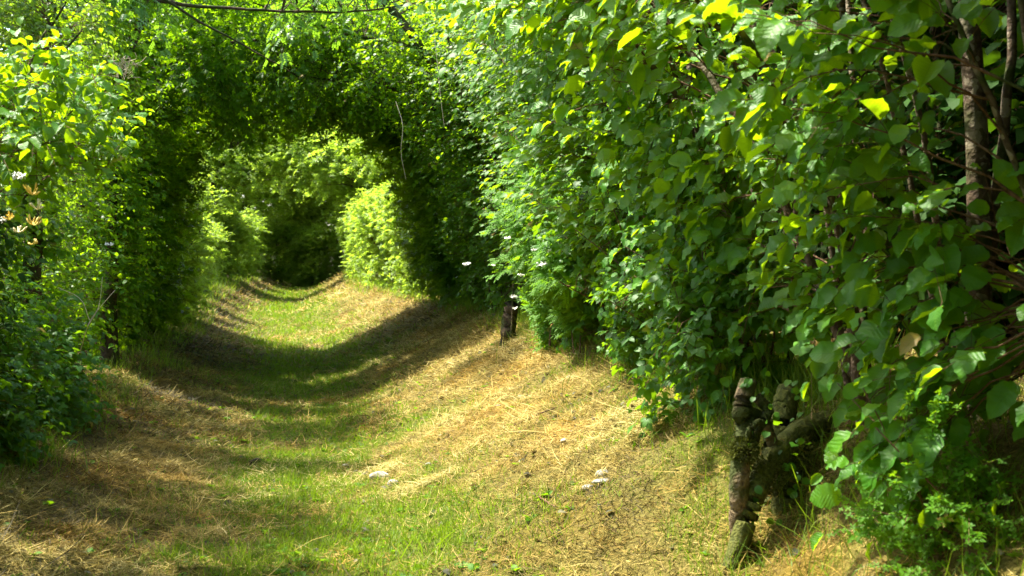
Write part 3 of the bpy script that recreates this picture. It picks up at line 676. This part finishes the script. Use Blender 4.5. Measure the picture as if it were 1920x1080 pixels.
for i, (px, py, d, r) in enumerate([(952, 446, 9.0, .038), (876, 494, 9.3, .032), (1016, 495, 8.7, .036), (978, 515, 8.8, .026), (1030, 470, 8.7, .022), (962, 556, 8.9, .03), (966, 578, 8.9, .022), (925, 497, 9.1, .018), (1000, 468, 8.8, .02)]):
    umbel(at(px, py, d - .1), r, 16, 300 + i, rose, np.array(rose.location))

# ------------------------------------------------------------------ left bank
b = B(-2.05, 6.6)
hl = shrub('hazel_shrub', 'young hazel on the left whose round leaves glow yellow against the sun', 'hazel shrub', b,
      fan(rg, b, [(-1.15, 6.1, 2.45), (-.95, 6.5, 2.3), (-1.3, 6.9, 2.5), (-1.35, 5.9, 2.0), (-1.0, 6.7, 2.05)], r0=.014, r1=.005),
      [(-1.2, 6.2, 2.05, .42, .5, .33, 44), (-1.5, 6.4, 1.85, .3, .5, .25, 16), (-.95, 6.4, 1.95, .16, .3, .2, 12)], HAZEL, 'hazel', .078, 201, light=(.2, -.3, .8), twigs=4, nleaf=6, twig_l=.28, br=.006, shell=.1, stemmat='root')
b = B(-2.2, 7.3)
hon = shrub('honeysuckle', 'honeysuckle tangle on the left bank with creamy yellow trumpet flowers', 'honeysuckle', b,
      fan(rg, b, [(-1.6, 6.8, 1.8), (-1.7, 7.2, 2.0), (-1.75, 6.6, 1.5), (-1.6, 7.6, 1.9), (-1.45, 5.8, 1.6)], r0=.008, r1=.003),
      [(-1.95, 7.1, 1.3, .42, .8, .6, 110), (-1.45, 5.75, 1.45, .18, .25, .3, 40), (-2.0, 7.3, .75, .45, .9, .4, 60)], OVATE, 'ivy', .06, 202, light=LL, twigs=5, nleaf=8, twig_l=.25, br=.004, stemmat='twig', shell=.15)
for i, (px, py, r) in enumerate([(60, 365, .045), (70, 393, .04), (18, 412, .045), (62, 422, .04), (35, 436, .035), (62, 458, .03)]):
    c = at(px, py, 5.5); rn = np.random.default_rng(400 + i); cv = []; tl_ = nrm(rn.normal(0, .45, 3) + np.array([0, 0, 1.0])); 
    for k in range(9):
        an = rn.uniform(0, 2 * pi); el = rn.uniform(-.1, 1.0)
        dv = np.array([cos(an) * cos(el), sin(an) * cos(el), sin(el)]); pts = [c, c + dv * r * .5 + tl_ * r * .1, c + dv * r * rn.uniform(.5, .95) + tl_ * r * rn.uniform(.2, .6)]
        cv.append(catmull(pts, 6))
    V, F = tubes_arr(np.array(cv), np.tile(np.array([.0018, .002, .0024, .003, .004, .002]), (9, 1)), 5)
    raw_mesh('flower_cluster', V, F, M['honey'] if i % 3 != 1 else M['pale'], hon, None, None, True, np.array(hon.location))
umbel(at(32, 330, 5.6), .035, 24, 420, hon, np.array(hon.location)); umbel(at(4, 412, 5.6), .022, 12, 421, hon, np.array(hon.location)); umbel(at(205, 458, 7.5), .03, 14, 422, hon, np.array(hon.location))
for i, (x, y, n, zz, lab) in enumerate([(-2.15, 5.6, 90, .75, 'dark bramble at the left edge below the honeysuckle flowers'),
                                        (-2.1, 7.6, 150, .75, 'bramble sprawling down to the hay on the near left bank'),
                                        (-2.05, 9.3, 130, .7, 'low bramble at the foot of the ivy covered trunk')]):
    b = B(x, y)
    shrub('bramble', lab, 'bramble', b, fan(rg, b, [(-1.6, y - .3, zz + .4), (-1.65, y + .3, zz + .3), (-1.75, y, zz + .7), (-1.65, y - .5, zz)], r0=.006, r1=.003),
          [(x + .12, y, zz, .45, .9, .55, n), (x + .25, y, zz - .3, .3, .8, .25, n // 4)], TRIFOL, 'bramble', .095, 210 + i, group='brambles on the left bank', stemmat='twig', light=LL,
          twigs=5, nleaf=6, twig_l=.28, br=.004, stemname='cane', sidesn=6, shell=.2)
b = B(-2.5, 8.2)
wl = shrub('willow_shrub', 'pale grey green sallow with small leaves and bleached twigs at the top left', 'willow shrub', b,
      fan(rg, b, [(-1.5, 7.9, 3.9), (-1.7, 8.3, 4.1), (-2.0, 7.6, 4.2), (-1.35, 8.5, 3.3), (-2.2, 8.6, 4.2), (-1.3, 8.0, 2.8), (-1.9, 7.7, 3.4)], r0=.016, r1=.005),
      [(-1.9, 7.9, 3.2, .5, .8, .8, 150), (-1.75, 8.1, 2.2, .35, .7, .6, 70), (-1.15, 8.4, 2.95, .15, .4, .25, 14)], OVATE, 'willow', .042, 220, light=LL, twigs=6, nleaf=11, twig_l=.36, br=.005, stemmat='root', shell=.15)
# dry tangle caught in the sallow (photo 225,125)
rn = np.random.default_rng(6); c = at(225, 128, 7.9); cv = []
for k in range(60):
    a_ = rn.normal(0, 1, 3); q0 = c + rn.normal(0, .035, 3) * np.array([1.4, 1, .7]); q1 = q0 + nrm(a_) * rn.uniform(.03, .1); cv.append(catmull([q0, (q0 + q1) / 2 + rn.normal(0, .02, 3), q1], 6))
V, F = tubes_arr(np.array(cv), np.full((60, 6), .0016), 3)
M['straw'] = plain_mat('bleached_straw', (.42, .33, .20), (.62, .52, .36), .7)
raw_mesh('dead_tuft', V, F, M['straw'], wl, None, None, True, np.array(wl.location))
# bleached dead twigs low left (photo 130-200, 520-620)
b = B(-1.95, 8.6); dt = thing('dead_branch', 'bleached bare branch sticking out of the left bank', 'dead branch', b)
for k, pts in enumerate([[(150, 660, 8.0), (170, 600, 7.9), (215, 545, 7.9)], [(165, 610, 7.9), (185, 575, 7.9), (192, 520, 7.9)], [(168, 600, 7.9), (150, 560, 7.9), (110, 540, 7.9)]]):
    limb_mesh('twig', RP(*pts), .0028, .0016, M['straw'], dt, b, np.random.default_rng(20 + k), n=14, sides=5, wob=.002)

# ivy-clad trees and hedge on the left
def clad_tree(x, y, h, r, n, seed, lab, tips, leafm='hazel_mid', grp=None, wid=.35, crown=()):
    b = B(x, y)
    blobs = [(x, y, gzs(x, y) + .3 + k * h / 6, wid, wid, h / 6, n // 6) for k in range(6)] + list(crown)
    return shrub('ivy_clad_tree', lab, 'tree', b, [([b, (x + .05, y, h * .35), (x + .12, y + .05, h * .7), tips], r, r * .35)], blobs, ROUND, leafm, .062, seed, group=grp,
                 stemmat='dark_bark', stemname='trunk', light=LL, twigs=5, nleaf=8, twig_l=.24, br=.005, shell=.3, sidesn=12, spread=1.1)
clad_tree(-2.05, 10.2, 4.4, .09, 150, 230, 'dark trunk wrapped in ivy at the left of the lane', (-1.6, 10.6, 4.8), grp=None, wid=.28)
clad_tree(-1.95, 13.6, 4.6, .08, 300, 231, 'broad column of dark ivy standing out from the left hedge', (-1.2, 13.8, 5.0), grp=None, wid=.5)
for i, (x, y, z, n, lm, T, s, lab) in enumerate([
    (-2.6, 9.8, 1.9, 150, 'hazel_mid', OVATE, .065, 'mixed green shrub behind the sallow on the left'),
    (-2.5, 11.8, 1.7, 190, 'thorn', ROUND, .055, 'hedge shrub between the ivy trunk and the ivy column'),
    (-2.5, 14.6, 1.7, 190, 'thorn', ROUND, .055, 'shaded shrub behind the ivy column'),
    (-2.5, 17.0, 1.7, 260, 'hazel_mid', TUFT, .14, 'dark green shrub where the left hedge meets the shadow'),
    (-2.5, 19.6, 1.7, 260, 'thorn', TUFT, .14, 'left hedge shrub edged with light before the sunlit hollow')]):
    b = B(x, y)
    shrub('hedge_shrub', lab, 'hedge shrub', b, fan(rg, b, [(x + .6, y - .4, z + 1.7), (x + .4, y + .4, z + 2), (x + .2, y, z + 2.2), (x + .7, y + .2, z + 1), (x - .2, y + .5, z + 2), (x + .5, y - .8, z + 1.5)], r0=.022),
          [(x + .1, y, z, .75, 1.35, 1.5, n), (x + .3, y, z + 1.4, .8, 1.3, .8, n // 3)], T, lm, s, 240 + i, group='mixed shrubs of the left hedge', light=LL, twigs=5, nleaf=9, twig_l=.38, br=.006, shell=.25)

# ------------------------------------------------------------------ trees arching over the lane
def arch_tree(name, lab, x, y, trunk, limbs, blobs, T, lm, s, seed, r=.11, grp=None, n2=8, tw=6, tl=.5, stemmat='dark_bark', **kw):
    b = B(x, y); rngt = np.random.default_rng(seed)
    st = [([b] + trunk, r, r * .45)] + [(l, r * .42, r * .10) for l in limbs]
    root = thing(name, lab, 'tree', b, grp); pts = []
    for i, (P, r0, r1) in enumerate(st):
        o, C = limb_mesh('trunk' if i == 0 else 'limb', P, r0, r1, M[stemmat], root, b, rngt, n=28, sides=12 if i == 0 else 8, wob=.03, lump=.06, flare=.5 if i == 0 else 0); pts.append(C if i else C[12:])
    c = sample_blobs(rngt, blobs, .1)
    grow(rngt, pts, c, b, root, T, lm, s, twigs=tw, twig_l=tl, nleaf=n2, br=.009, light=(0, 0, 1), bias=.15, droop=.3, barkm='dark_bark', flat=1.0, **kw)
    return root
G = 'trees arching over the lane'
arch_tree('ash_tree', 'ash reaching bare dark boughs across the top of the lane from the left', -3.0, 12.2, [(-2.9, 12.2, 2.2), (-2.3, 12.1, 3.6), (-1.6, 11.9, 4.2)],
          [[(-2.3, 12.1, 3.5), (-1.5, 11.8, 3.85), (-.8, 11.8, 3.55), (-.1, 12, 3.2)], [(-2.0, 12, 3.9), (-.9, 11.9, 3.75), (.4, 12.2, 3.8), (1.3, 12.5, 4.0)], [(-1.6, 11.9, 4.2), (-.8, 11.6, 4.5), (.2, 11.3, 4.8)]],
          [(-.6, 12.2, 4.15, 1.6, .9, .5, 130), (-1.9, 11.8, 4.0, .7, .9, .6, 40)], PINN, 'ashleaf', .15, 501, r=.055, grp=G, n2=5, tw=4, tl=.4)
arch_tree('maple_tree', 'field maple spreading tiers of dark leaves over the lane from the left', -3.1, 16.5, [(-2.9, 16.4, 2.0), (-2.4, 16.2, 3.6), (-1.4, 16.1, 5.0)],
          [[(-2.7, 16.3, 2.8), (-1.8, 15.9, 3.7), (-.6, 15.7, 4.1), (.6, 15.9, 4.0)], [(-2.4, 16.2, 3.6), (-1.5, 15.1, 4.6), (-.4, 14.3, 4.8)], [(-1.8, 16.1, 4.4), (-.6, 16.7, 5.0), (.7, 17.1, 5.0)]],
          [(-.9, 15.8, 4.3, 2.2, 1.9, .8, 210), (-2.4, 15.5, 3.2, .8, 1.6, 1.0, 60), (-1.2, 15.3, 3.5, 1.2, 1.2, .5, 60)], MAPLE, 'maple', .105, 502, r=.12, grp=G)
arch_tree('hawthorn_tree', 'crooked hawthorn leaning out from the right with mossy forked limbs', 2.6, 14.2, [(2.3, 14.2, 2.2), (1.7, 14.1, 3.3), (.9, 14, 4.3), (.3, 13.9, 5.2)],
          [[(2.1, 14.2, 2.6), (1.3, 14.5, 3.3), (.6, 14.8, 3.5), (-.1, 15, 3.6)], [(1.7, 14.1, 3.3), (1.5, 13.6, 4.2), (1.2, 13.2, 5.0)], [(1.3, 14, 3.8), (.4, 14.3, 4.0), (-.5, 14.4, 4.3)], [(2.2, 14.2, 2.4), (2.0, 14, 3.4), (1.7, 13.7, 4.4)]],
          [(.9, 14.6, 3.9, 1.5, 1.4, .8, 175), (1.8, 14.2, 3.2, .7, 1.3, .9, 108)], ROUND, 'thorn', .055, 503, r=.075, grp=G, n2=11, tl=.42, stemmat='root')
arch_tree('maple_tree', 'leafy maple bridging the lane above the shaded hollow from the left', -3.2, 19.4, [(-3.0, 19.4, 2.2), (-2.4, 19.3, 3.8), (-1.4, 19.2, 5.2)],
          [[(-2.6, 19.3, 3.2), (-1.6, 18.8, 3.9), (-.4, 18.6, 4.2), (.8, 18.8, 4.2)], [(-2.0, 19.2, 4.4), (-.9, 19.8, 5.0), (.3, 20.2, 5.2)]],
          [(-.7, 19.1, 4.5, 2.4, 2.0, 1.1, 225), (-2.5, 19, 3.4, .9, 1.7, 1.2, 90)], TUFT, 'maple', .20, 504, r=.13, grp=G)
arch_tree('hawthorn_tree', 'second hawthorn bent low over the darkest stretch from the right', 2.7, 17.8, [(2.5, 17.8, 2.2), (2.0, 17.7, 3.4), (1.2, 17.6, 4.6)],
          [[(2.3, 17.8, 2.8), (1.5, 17.4, 3.5), (.6, 17.2, 3.8)], [(1.6, 17.7, 4.0), (.6, 18.2, 4.5), (-.4, 18.4, 4.6)]],
          [(1.2, 17.7, 4.1, 1.8, 1.9, 1.0, 196), (2.2, 17.6, 3.2, .6, 1.6, .9, 84)], TUFT, 'thorn', .17, 505, r=.10, grp=G)
arch_tree('oak_tree', 'oak on the right closing the canopy just before the sunlit hollow', 3.2, 20.8, [(3.0, 20.8, 2.6), (2.5, 20.7, 4.2), (1.5, 20.5, 5.6)],
          [[(2.7, 20.8, 3.6), (1.6, 20.4, 4.2), (.4, 20.2, 4.5)], [(2.1, 20.6, 4.8), (.8, 21, 5.4), (-.6, 21.2, 5.6)]],
          [(1.0, 20.8, 4.7, 2.3, 2.0, 1.3, 169), (2.6, 20.6, 3.6, .8, 1.6, 1.2, 117)], TUFT, 'maple', .22, 506, r=.15, grp=G)
arch_tree('oak_tree', 'oak on the left closing the canopy just before the sunlit hollow', -3.3, 22.0, [(-3.1, 22, 2.6), (-2.6, 22, 4.2), (-1.6, 22, 5.6)],
          [[(-2.8, 22, 3.6), (-1.6, 21.6, 4.4), (-.4, 21.4, 4.7)]],
          [(-1.2, 21.6, 4.9, 2.1, 1.8, 1.3, 143), (-2.7, 21.8, 3.6, .8, 1.6, 1.2, 117)], TUFT, 'maple', .22, 507, r=.15, grp=G)

# unseen oak, hazel and hedge shrubs, added to darken the near right hedge
arch_tree('oak_tree', 'unseen oak added beside the photographer to shade the right hedge', 3.4, 0.6, [(3.2, .6, 2.2), (2.6, .7, 3.8), (1.6, .8, 5.0)],
          [[(3.1, .6, 2.6), (3.2, 1.6, 4.0), (3.2, 3.2, 4.5), (3.2, 5.0, 4.7)], [(2.2, .7, 4.4), (2.0, 1.8, 4.6), (2.0, 3.0, 4.7)]],
          [(2.9, 2.0, 4.3, 2.2, 2.6, .6, 600), (2.8, .9, 2.8, .7, 1.1, 1.3, 160)], ROUND, 'maple', .11, 508, r=.14, filt=False)
b = B(2.5, 1.5)
shrub('hazel_shrub', 'unseen low arching hazel added beside the photographer to shade the right hedge', 'hazel shrub', b, fan(rg, b, [(1.0, 1.2, 3.0), (.8, 2.2, 3.1), (1.5, 2.6, 3.2), (1.6, .8, 3.3), (2.3, 2.0, 3.4)], r0=.024, r1=.01),
      [(.9, 1.9, 3.2, 1.3, 1.1, .45, 260), (2.4, 1.9, 3.0, .7, 1.3, .8, 130), (2.2, 1.6, 1.8, .5, .9, 1.0, 90)], ROUND, 'hazel_mid', .095, 109, group='hazel shrubs along the right bank', filt=False, light=(0, 0, 1), twigs=5, nleaf=8, twig_l=.35, br=.006, shell=.2)  # unseen overhang, added to keep skylight off the near right hedge
for i, (x, y, z, n, lab) in enumerate([(-2.3, 1.6, 1.9, 230, 'unseen tall hedge shrub added beside the photographer on the left to block skylight'), (-2.45, 3.9, 1.9, 230, 'unseen tall hedge shrub added just outside the left of the view to block skylight'), (2.9, .2, 1.8, 260, 'unseen hedge shrub added just behind the photographer on the right to block skylight')]):  # out-of-view shrubs added to block the sky from the right hedge
    b = B(x, y); sg = 1 if x < 0 else -1
    shrub('hedge_shrub', lab, 'hedge shrub', b, fan(rg, b, [(x + sg * .6, y - .4, z + 1.5), (x + sg * .4, y + .4, z + 1.8), (x, y, z + 2), (x + sg * .5, y - .8, z + 1.2)], r0=.022),
          [(x, y, z, .7, 1.5, 1.4, n), (x + sg * .1, y, z + 1.3, .8, 1.4, .7, n // 2)], ROUND, 'hazel_mid', .085, 260 + i, light=LL if x < 0 else RL, twigs=5, nleaf=7, twig_l=.38, br=.006, shell=.25)

# ------------------------------------------------------------------ sunlit hollow and the far end: one of each kind, then copies
def far_bush(seed, x, y, lab, leafm):
    b = B(x, y); sg = -1 if x > 0 else 1
    return shrub('roadside_bush', lab, 'bush', b, fan(rg, b, [(x + sg * .6, y - .6, 2.4), (x + sg * .3, y + .5, 2.8), (x, y, 2.9), (x + sg * .7, y + .2, 2.0), (x - sg * .3, y + .4, 3.0)], r0=.03),
                 [(x, y, 1.45, .95, 1.7, 1.25, 190 if sg > 0 else 300), (x + sg * .2, y, 2.5, .8, 1.4, .7, 60 if sg > 0 else 100)], TUFT, leafm, .13, seed, group='bushes beside the sunlit hollow', light=(0, 0, 1), twigs=6, nleaf=10, twig_l=.45, br=.008, stemmat='root')
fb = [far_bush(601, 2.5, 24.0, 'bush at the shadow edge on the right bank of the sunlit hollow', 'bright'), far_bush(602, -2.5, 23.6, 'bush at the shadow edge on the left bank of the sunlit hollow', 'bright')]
spots = [(1, 2.6, 27.2), (1, 2.6, 30.5), (1, 2.6, 34.0), (1, 2.7, 38.0), (1, 2.7, 42.0), (1, 2.7, 46.5), (1, 2.6, 51.0), (1, 2.6, 56.0), (-1, -2.5, 26.8), (-1, -2.6, 30.5), (-1, -2.7, 34.5), (-1, -2.7, 38.5), (-1, -2.7, 43.0), (-1, -2.7, 47.5), (-1, -2.6, 52.0), (-1, -2.6, 57.0)]
cnt = {1: 0, -1: 0}
for i, (sd_, x, y) in enumerate(spots):
    x = x + float(cx(y)); src = fb[0] if (sd_ == 1) == (i % 5 != 3) else fb[1]
    flip = (src is fb[0]) != (sd_ == 1)
    side = 'right' if sd_ == 1 else 'left'; cnt[sd_] += 1
    lab = f'{ORD[cnt[sd_]]} bush along the {side} bank counting from the shadow edge of the hollow'
    dup(src, B(x, y), (pi if flip else 0) + (0 if abs(cnt[sd_]) % 2 else .25), (.95 if sd_ == 1 or i > 12 else .68) + .12 * ((i * 7) % 4) / 4, lab)
FG = 'tall trees beyond the sunlit hollow'
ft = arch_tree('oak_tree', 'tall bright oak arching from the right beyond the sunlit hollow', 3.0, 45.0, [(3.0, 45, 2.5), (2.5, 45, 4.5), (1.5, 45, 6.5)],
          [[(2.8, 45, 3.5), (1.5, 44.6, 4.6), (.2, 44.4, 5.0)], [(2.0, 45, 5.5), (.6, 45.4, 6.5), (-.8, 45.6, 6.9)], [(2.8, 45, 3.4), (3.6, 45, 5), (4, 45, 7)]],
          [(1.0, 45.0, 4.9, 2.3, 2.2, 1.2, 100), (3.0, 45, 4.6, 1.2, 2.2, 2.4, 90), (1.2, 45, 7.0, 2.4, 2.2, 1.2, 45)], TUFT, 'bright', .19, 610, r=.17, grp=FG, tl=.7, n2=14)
for i, (x, y, rz, s_, lab) in enumerate([
    (-3.2, 46.5, pi, 1.0, 'tall bright oak arching from the left beyond the sunlit hollow'), (3.6, 53, .3, 1.05, 'oak behind the bright arching one on the right'),
    (3.0, 59, 0, 1.1, 'oak over the dark mouth at the end of the lane on the right'), (-3.0, 60, pi, 1.1, 'oak over the dark mouth at the end of the lane on the left'),
    (5.2, 27, .8, .95, 'field oak behind the right bushes nearest the shadow'), (5.4, 34, -.6, 1.0, 'field oak halfway along the hollow behind the right bushes'), (5.4, 40.5, .4, 1.1, 'field oak behind the last right bushes of the hollow'),
    (3.4, -3.5, 0, .8, 'unseen oak added behind the photographer on the right'), (-3.4, -3.0, pi, .8, 'unseen oak added behind the photographer on the left'), (3.3, -8, .3, .9, 'second unseen oak added behind the photographer on the right'), (-3.6, -8, pi, .9, 'second unseen oak added behind the photographer on the left'),  # unseen oaks added to cut the light from behind the camera
    (1.5, 68, .9, 1.35, 'oak closing the view where the lane bends away'), (-1.8, 71, 2.6, 1.4, 'oak beside the one closing the view at the bend'), (5.5, 66, .2, 1.4, 'oak far beyond the lane on the right'), (-6.0, 66, 3.3, 1.4, 'oak far beyond the lane on the left'), (5.6, 15, .5, .95, 'field oak behind the hawthorns on the right'), (5.4, 21, -.4, .95, 'field oak behind the right hedge at the shaded stretch')]):
    dup(ft, B(x + float(cx(y)) * (y > 30), y), rz, s_, lab)
for i, (x, y, rz, s_, lab) in enumerate([(.6, 64.5, .4, 1.2, 'dark bush filling the bend at the end of the lane'), (-1.2, 66, 2.0, 1.3, 'bush left of the one filling the bend'), (2.6, 63, 1.1, 1.3, 'bush right of the one filling the bend'), (-3.2, 63, 2.6, 1.3, 'bush farthest left at the end of the lane'), (-.2, 70, .2, 1.9, 'large bush behind the one filling the bend'), (7.6, 13.5, .5, 1.7, 'field bush out beyond the thickets behind the rose bush'), (8.6, 16.8, 1.5, 1.8, 'field bush out beyond the thickets behind the hawthorns'), (9.8, 20.0, 2.5, 1.8, 'field bush farther out beyond the right thickets'), (11.2, 24.0, .9, 1.9, 'farthest field bush beyond the right thickets')]):
    dup(fb[1], B(x, y), rz, s_, lab)

# ------------------------------------------------------------------ stones, sticks, hanging stems
M['stone'] = plain_mat('chalk_stone', (.16, .155, .12), (.46, .45, .40), .8, 18)
M['flint'] = plain_mat('grey_stone', (.20, .20, .18), (.42, .42, .38), .7, 14)
M['earth'] = plain_mat('dark_earth', (.018, .012, .008), (.06, .04, .02), .95, 30)
def stone(px, py, size, rot, label, mat='stone', name='stone', cat='stone', seed=1, group='pale stones in the hay'):
    q, d = place(px, py, 8); rn = np.random.default_rng(seed)
    u = np.linspace(0, 2 * pi, 21)[:-1]; v = np.linspace(-pi / 2, pi / 2, 11)[1:-1]
    V = []; 
    for b_ in v:
        for a_ in u:
            dd = np.array([cos(a_) * cos(b_), sin(a_) * cos(b_), sin(b_)]); k = 1 + .22 * (fbm(dd[0] * 2 + seed * 3, dd[1] * 2 + dd[2] * 2, seed) - .5) * 2
            V.append(dd * k)
    V = np.array(V + [[0, 0, -1], [0, 0, 1]]); nU, nV = 20, 9
    F = [[j * nU + i, j * nU + (i + 1) % nU, (j + 1) * nU + (i + 1) % nU, (j + 1) * nU + i] for j in range(nV - 1) for i in range(nU)]
    T3 = [[nU * nV, (i + 1) % nU, i] for i in range(nU)] + [[nU * nV + 1, (nV - 1) * nU + i, (nV - 1) * nU + (i + 1) % nU] for i in range(nU)]
    V = V * np.array(size); c_, s__ = cos(rot), sin(rot); V = np.stack([V[:, 0] * c_ - V[:, 1] * s__, V[:, 0] * s__ + V[:, 1] * c_, V[:, 2]], 1)
    base = np.array([q[0], q[1], float(gz(q[0], q[1])) + size[2] * .2])
    o = raw_mesh(name, V + base, [np.array(F), np.array(T3)], M[mat], None, None, None, True, base)
    return tag(o, label, cat, group)
stone(1130, 886, (.036, .028, .026), .5, 'rounded pale stone resting on another in the hay at the right', seed=2)
stone(1128, 905, (.050, .03, .014), .4, 'flat white stone just below the rounded pale one', seed=3)
stone(1102, 912, (.034, .024, .018), .2, 'small grey stone at the left end of the pair of pale stones', 'flint', seed=4)
stone(712, 902, (.075, .026, .034), -.45, 'long white stone lying in the green strip in the middle of the lane', seed=5)
stone(737, 914, (.036, .02, .026), -.2, 'small white chip at the right tip of the long white stone', seed=6)
stone(690, 884, (.038, .030, .022), 0, 'dark clod of earth turned up behind the long white stone', 'earth', 'earth_clod', 'clod', 7, None)
stone(648, 873, (.024, .012, .008), .3, 'tiny white chip left of the dark clod', seed=8)
stone(935, 765, (.035, .018, .010), .2, 'lone white pebble high on the hay covered right slope', seed=9)
stone(805, 868, (.028, .018, .012), .2, 'greyish pebble at the right edge of the green strip', 'flint', seed=10)
stone(962, 822, (.022, .015, .010), .2, 'pale pebble below the fallen stick on the right slope', seed=11)
stone(1058, 832, (.030, .018, .014), .8, 'dull grey pebble up the slope from the paired pale stones', 'flint', seed=12)
stone(480, 872, (.050, .022, .028), .6, 'small dark clod of turf left of the green strip', 'earth', 'earth_clod', 'clod', 13, None)
def stick(pts, r, label, mat='twig', name='stick', cat='stick', seed=1):
    P = [place(px, py, 8, lf)[0] for px, py, lf in pts]; b = P[0]
    o, C = limb_mesh(name, P, r, r * .6, M[mat], None, b, np.random.default_rng(seed), n=14, sides=6)
    return tag(o, label, cat)
stick([(965, 797, .02), (995, 783, .03), (1040, 765, .03)], .008, 'thin brown stick lying slantwise on the hay of the right slope', seed=3)
stick([(1000, 985 - 60, .02), (1040, 1010 - 60, .02)], .006, 'short brown twig below the paired pale stones', seed=4)
b = at(1800, 915, 4.2); 
bp_ = [at(1790, 910, 4.3), at(1840, 905, 4.2), at(1880, 925, 4.1), at(1935, 950, 4.0)]
o, C = limb_mesh('broken_branch', bp_, .007, .011, M['twig'], None, bp_[0], np.random.default_rng(5), n=16, sides=7)
tag(o, 'reddish broken branch jutting in at the lower right corner', 'branch')
for pts, lab in [([(742, 190, 11.3), (755, 235, 11.2), (752, 285, 11.2), (761, 335, 11.2)], 'pale dry stem hanging under the hawthorn boughs'),
                 ([(814, 60, 10.6), (820, 120, 10.6), (826, 180, 10.6), (833, 236, 10.6)], 'thin pale stem dangling beside the bright hazel leaves')]:
    o, C = limb_mesh('hanging_stem', RP(*pts), .0028, .0016, M['straw'], None, at(*pts[0]), np.random.default_rng(int(pts[0][0])), n=18, sides=5, wob=.002)
    tag(o, lab, 'dry stem', 'dry stems hanging in the canopy')
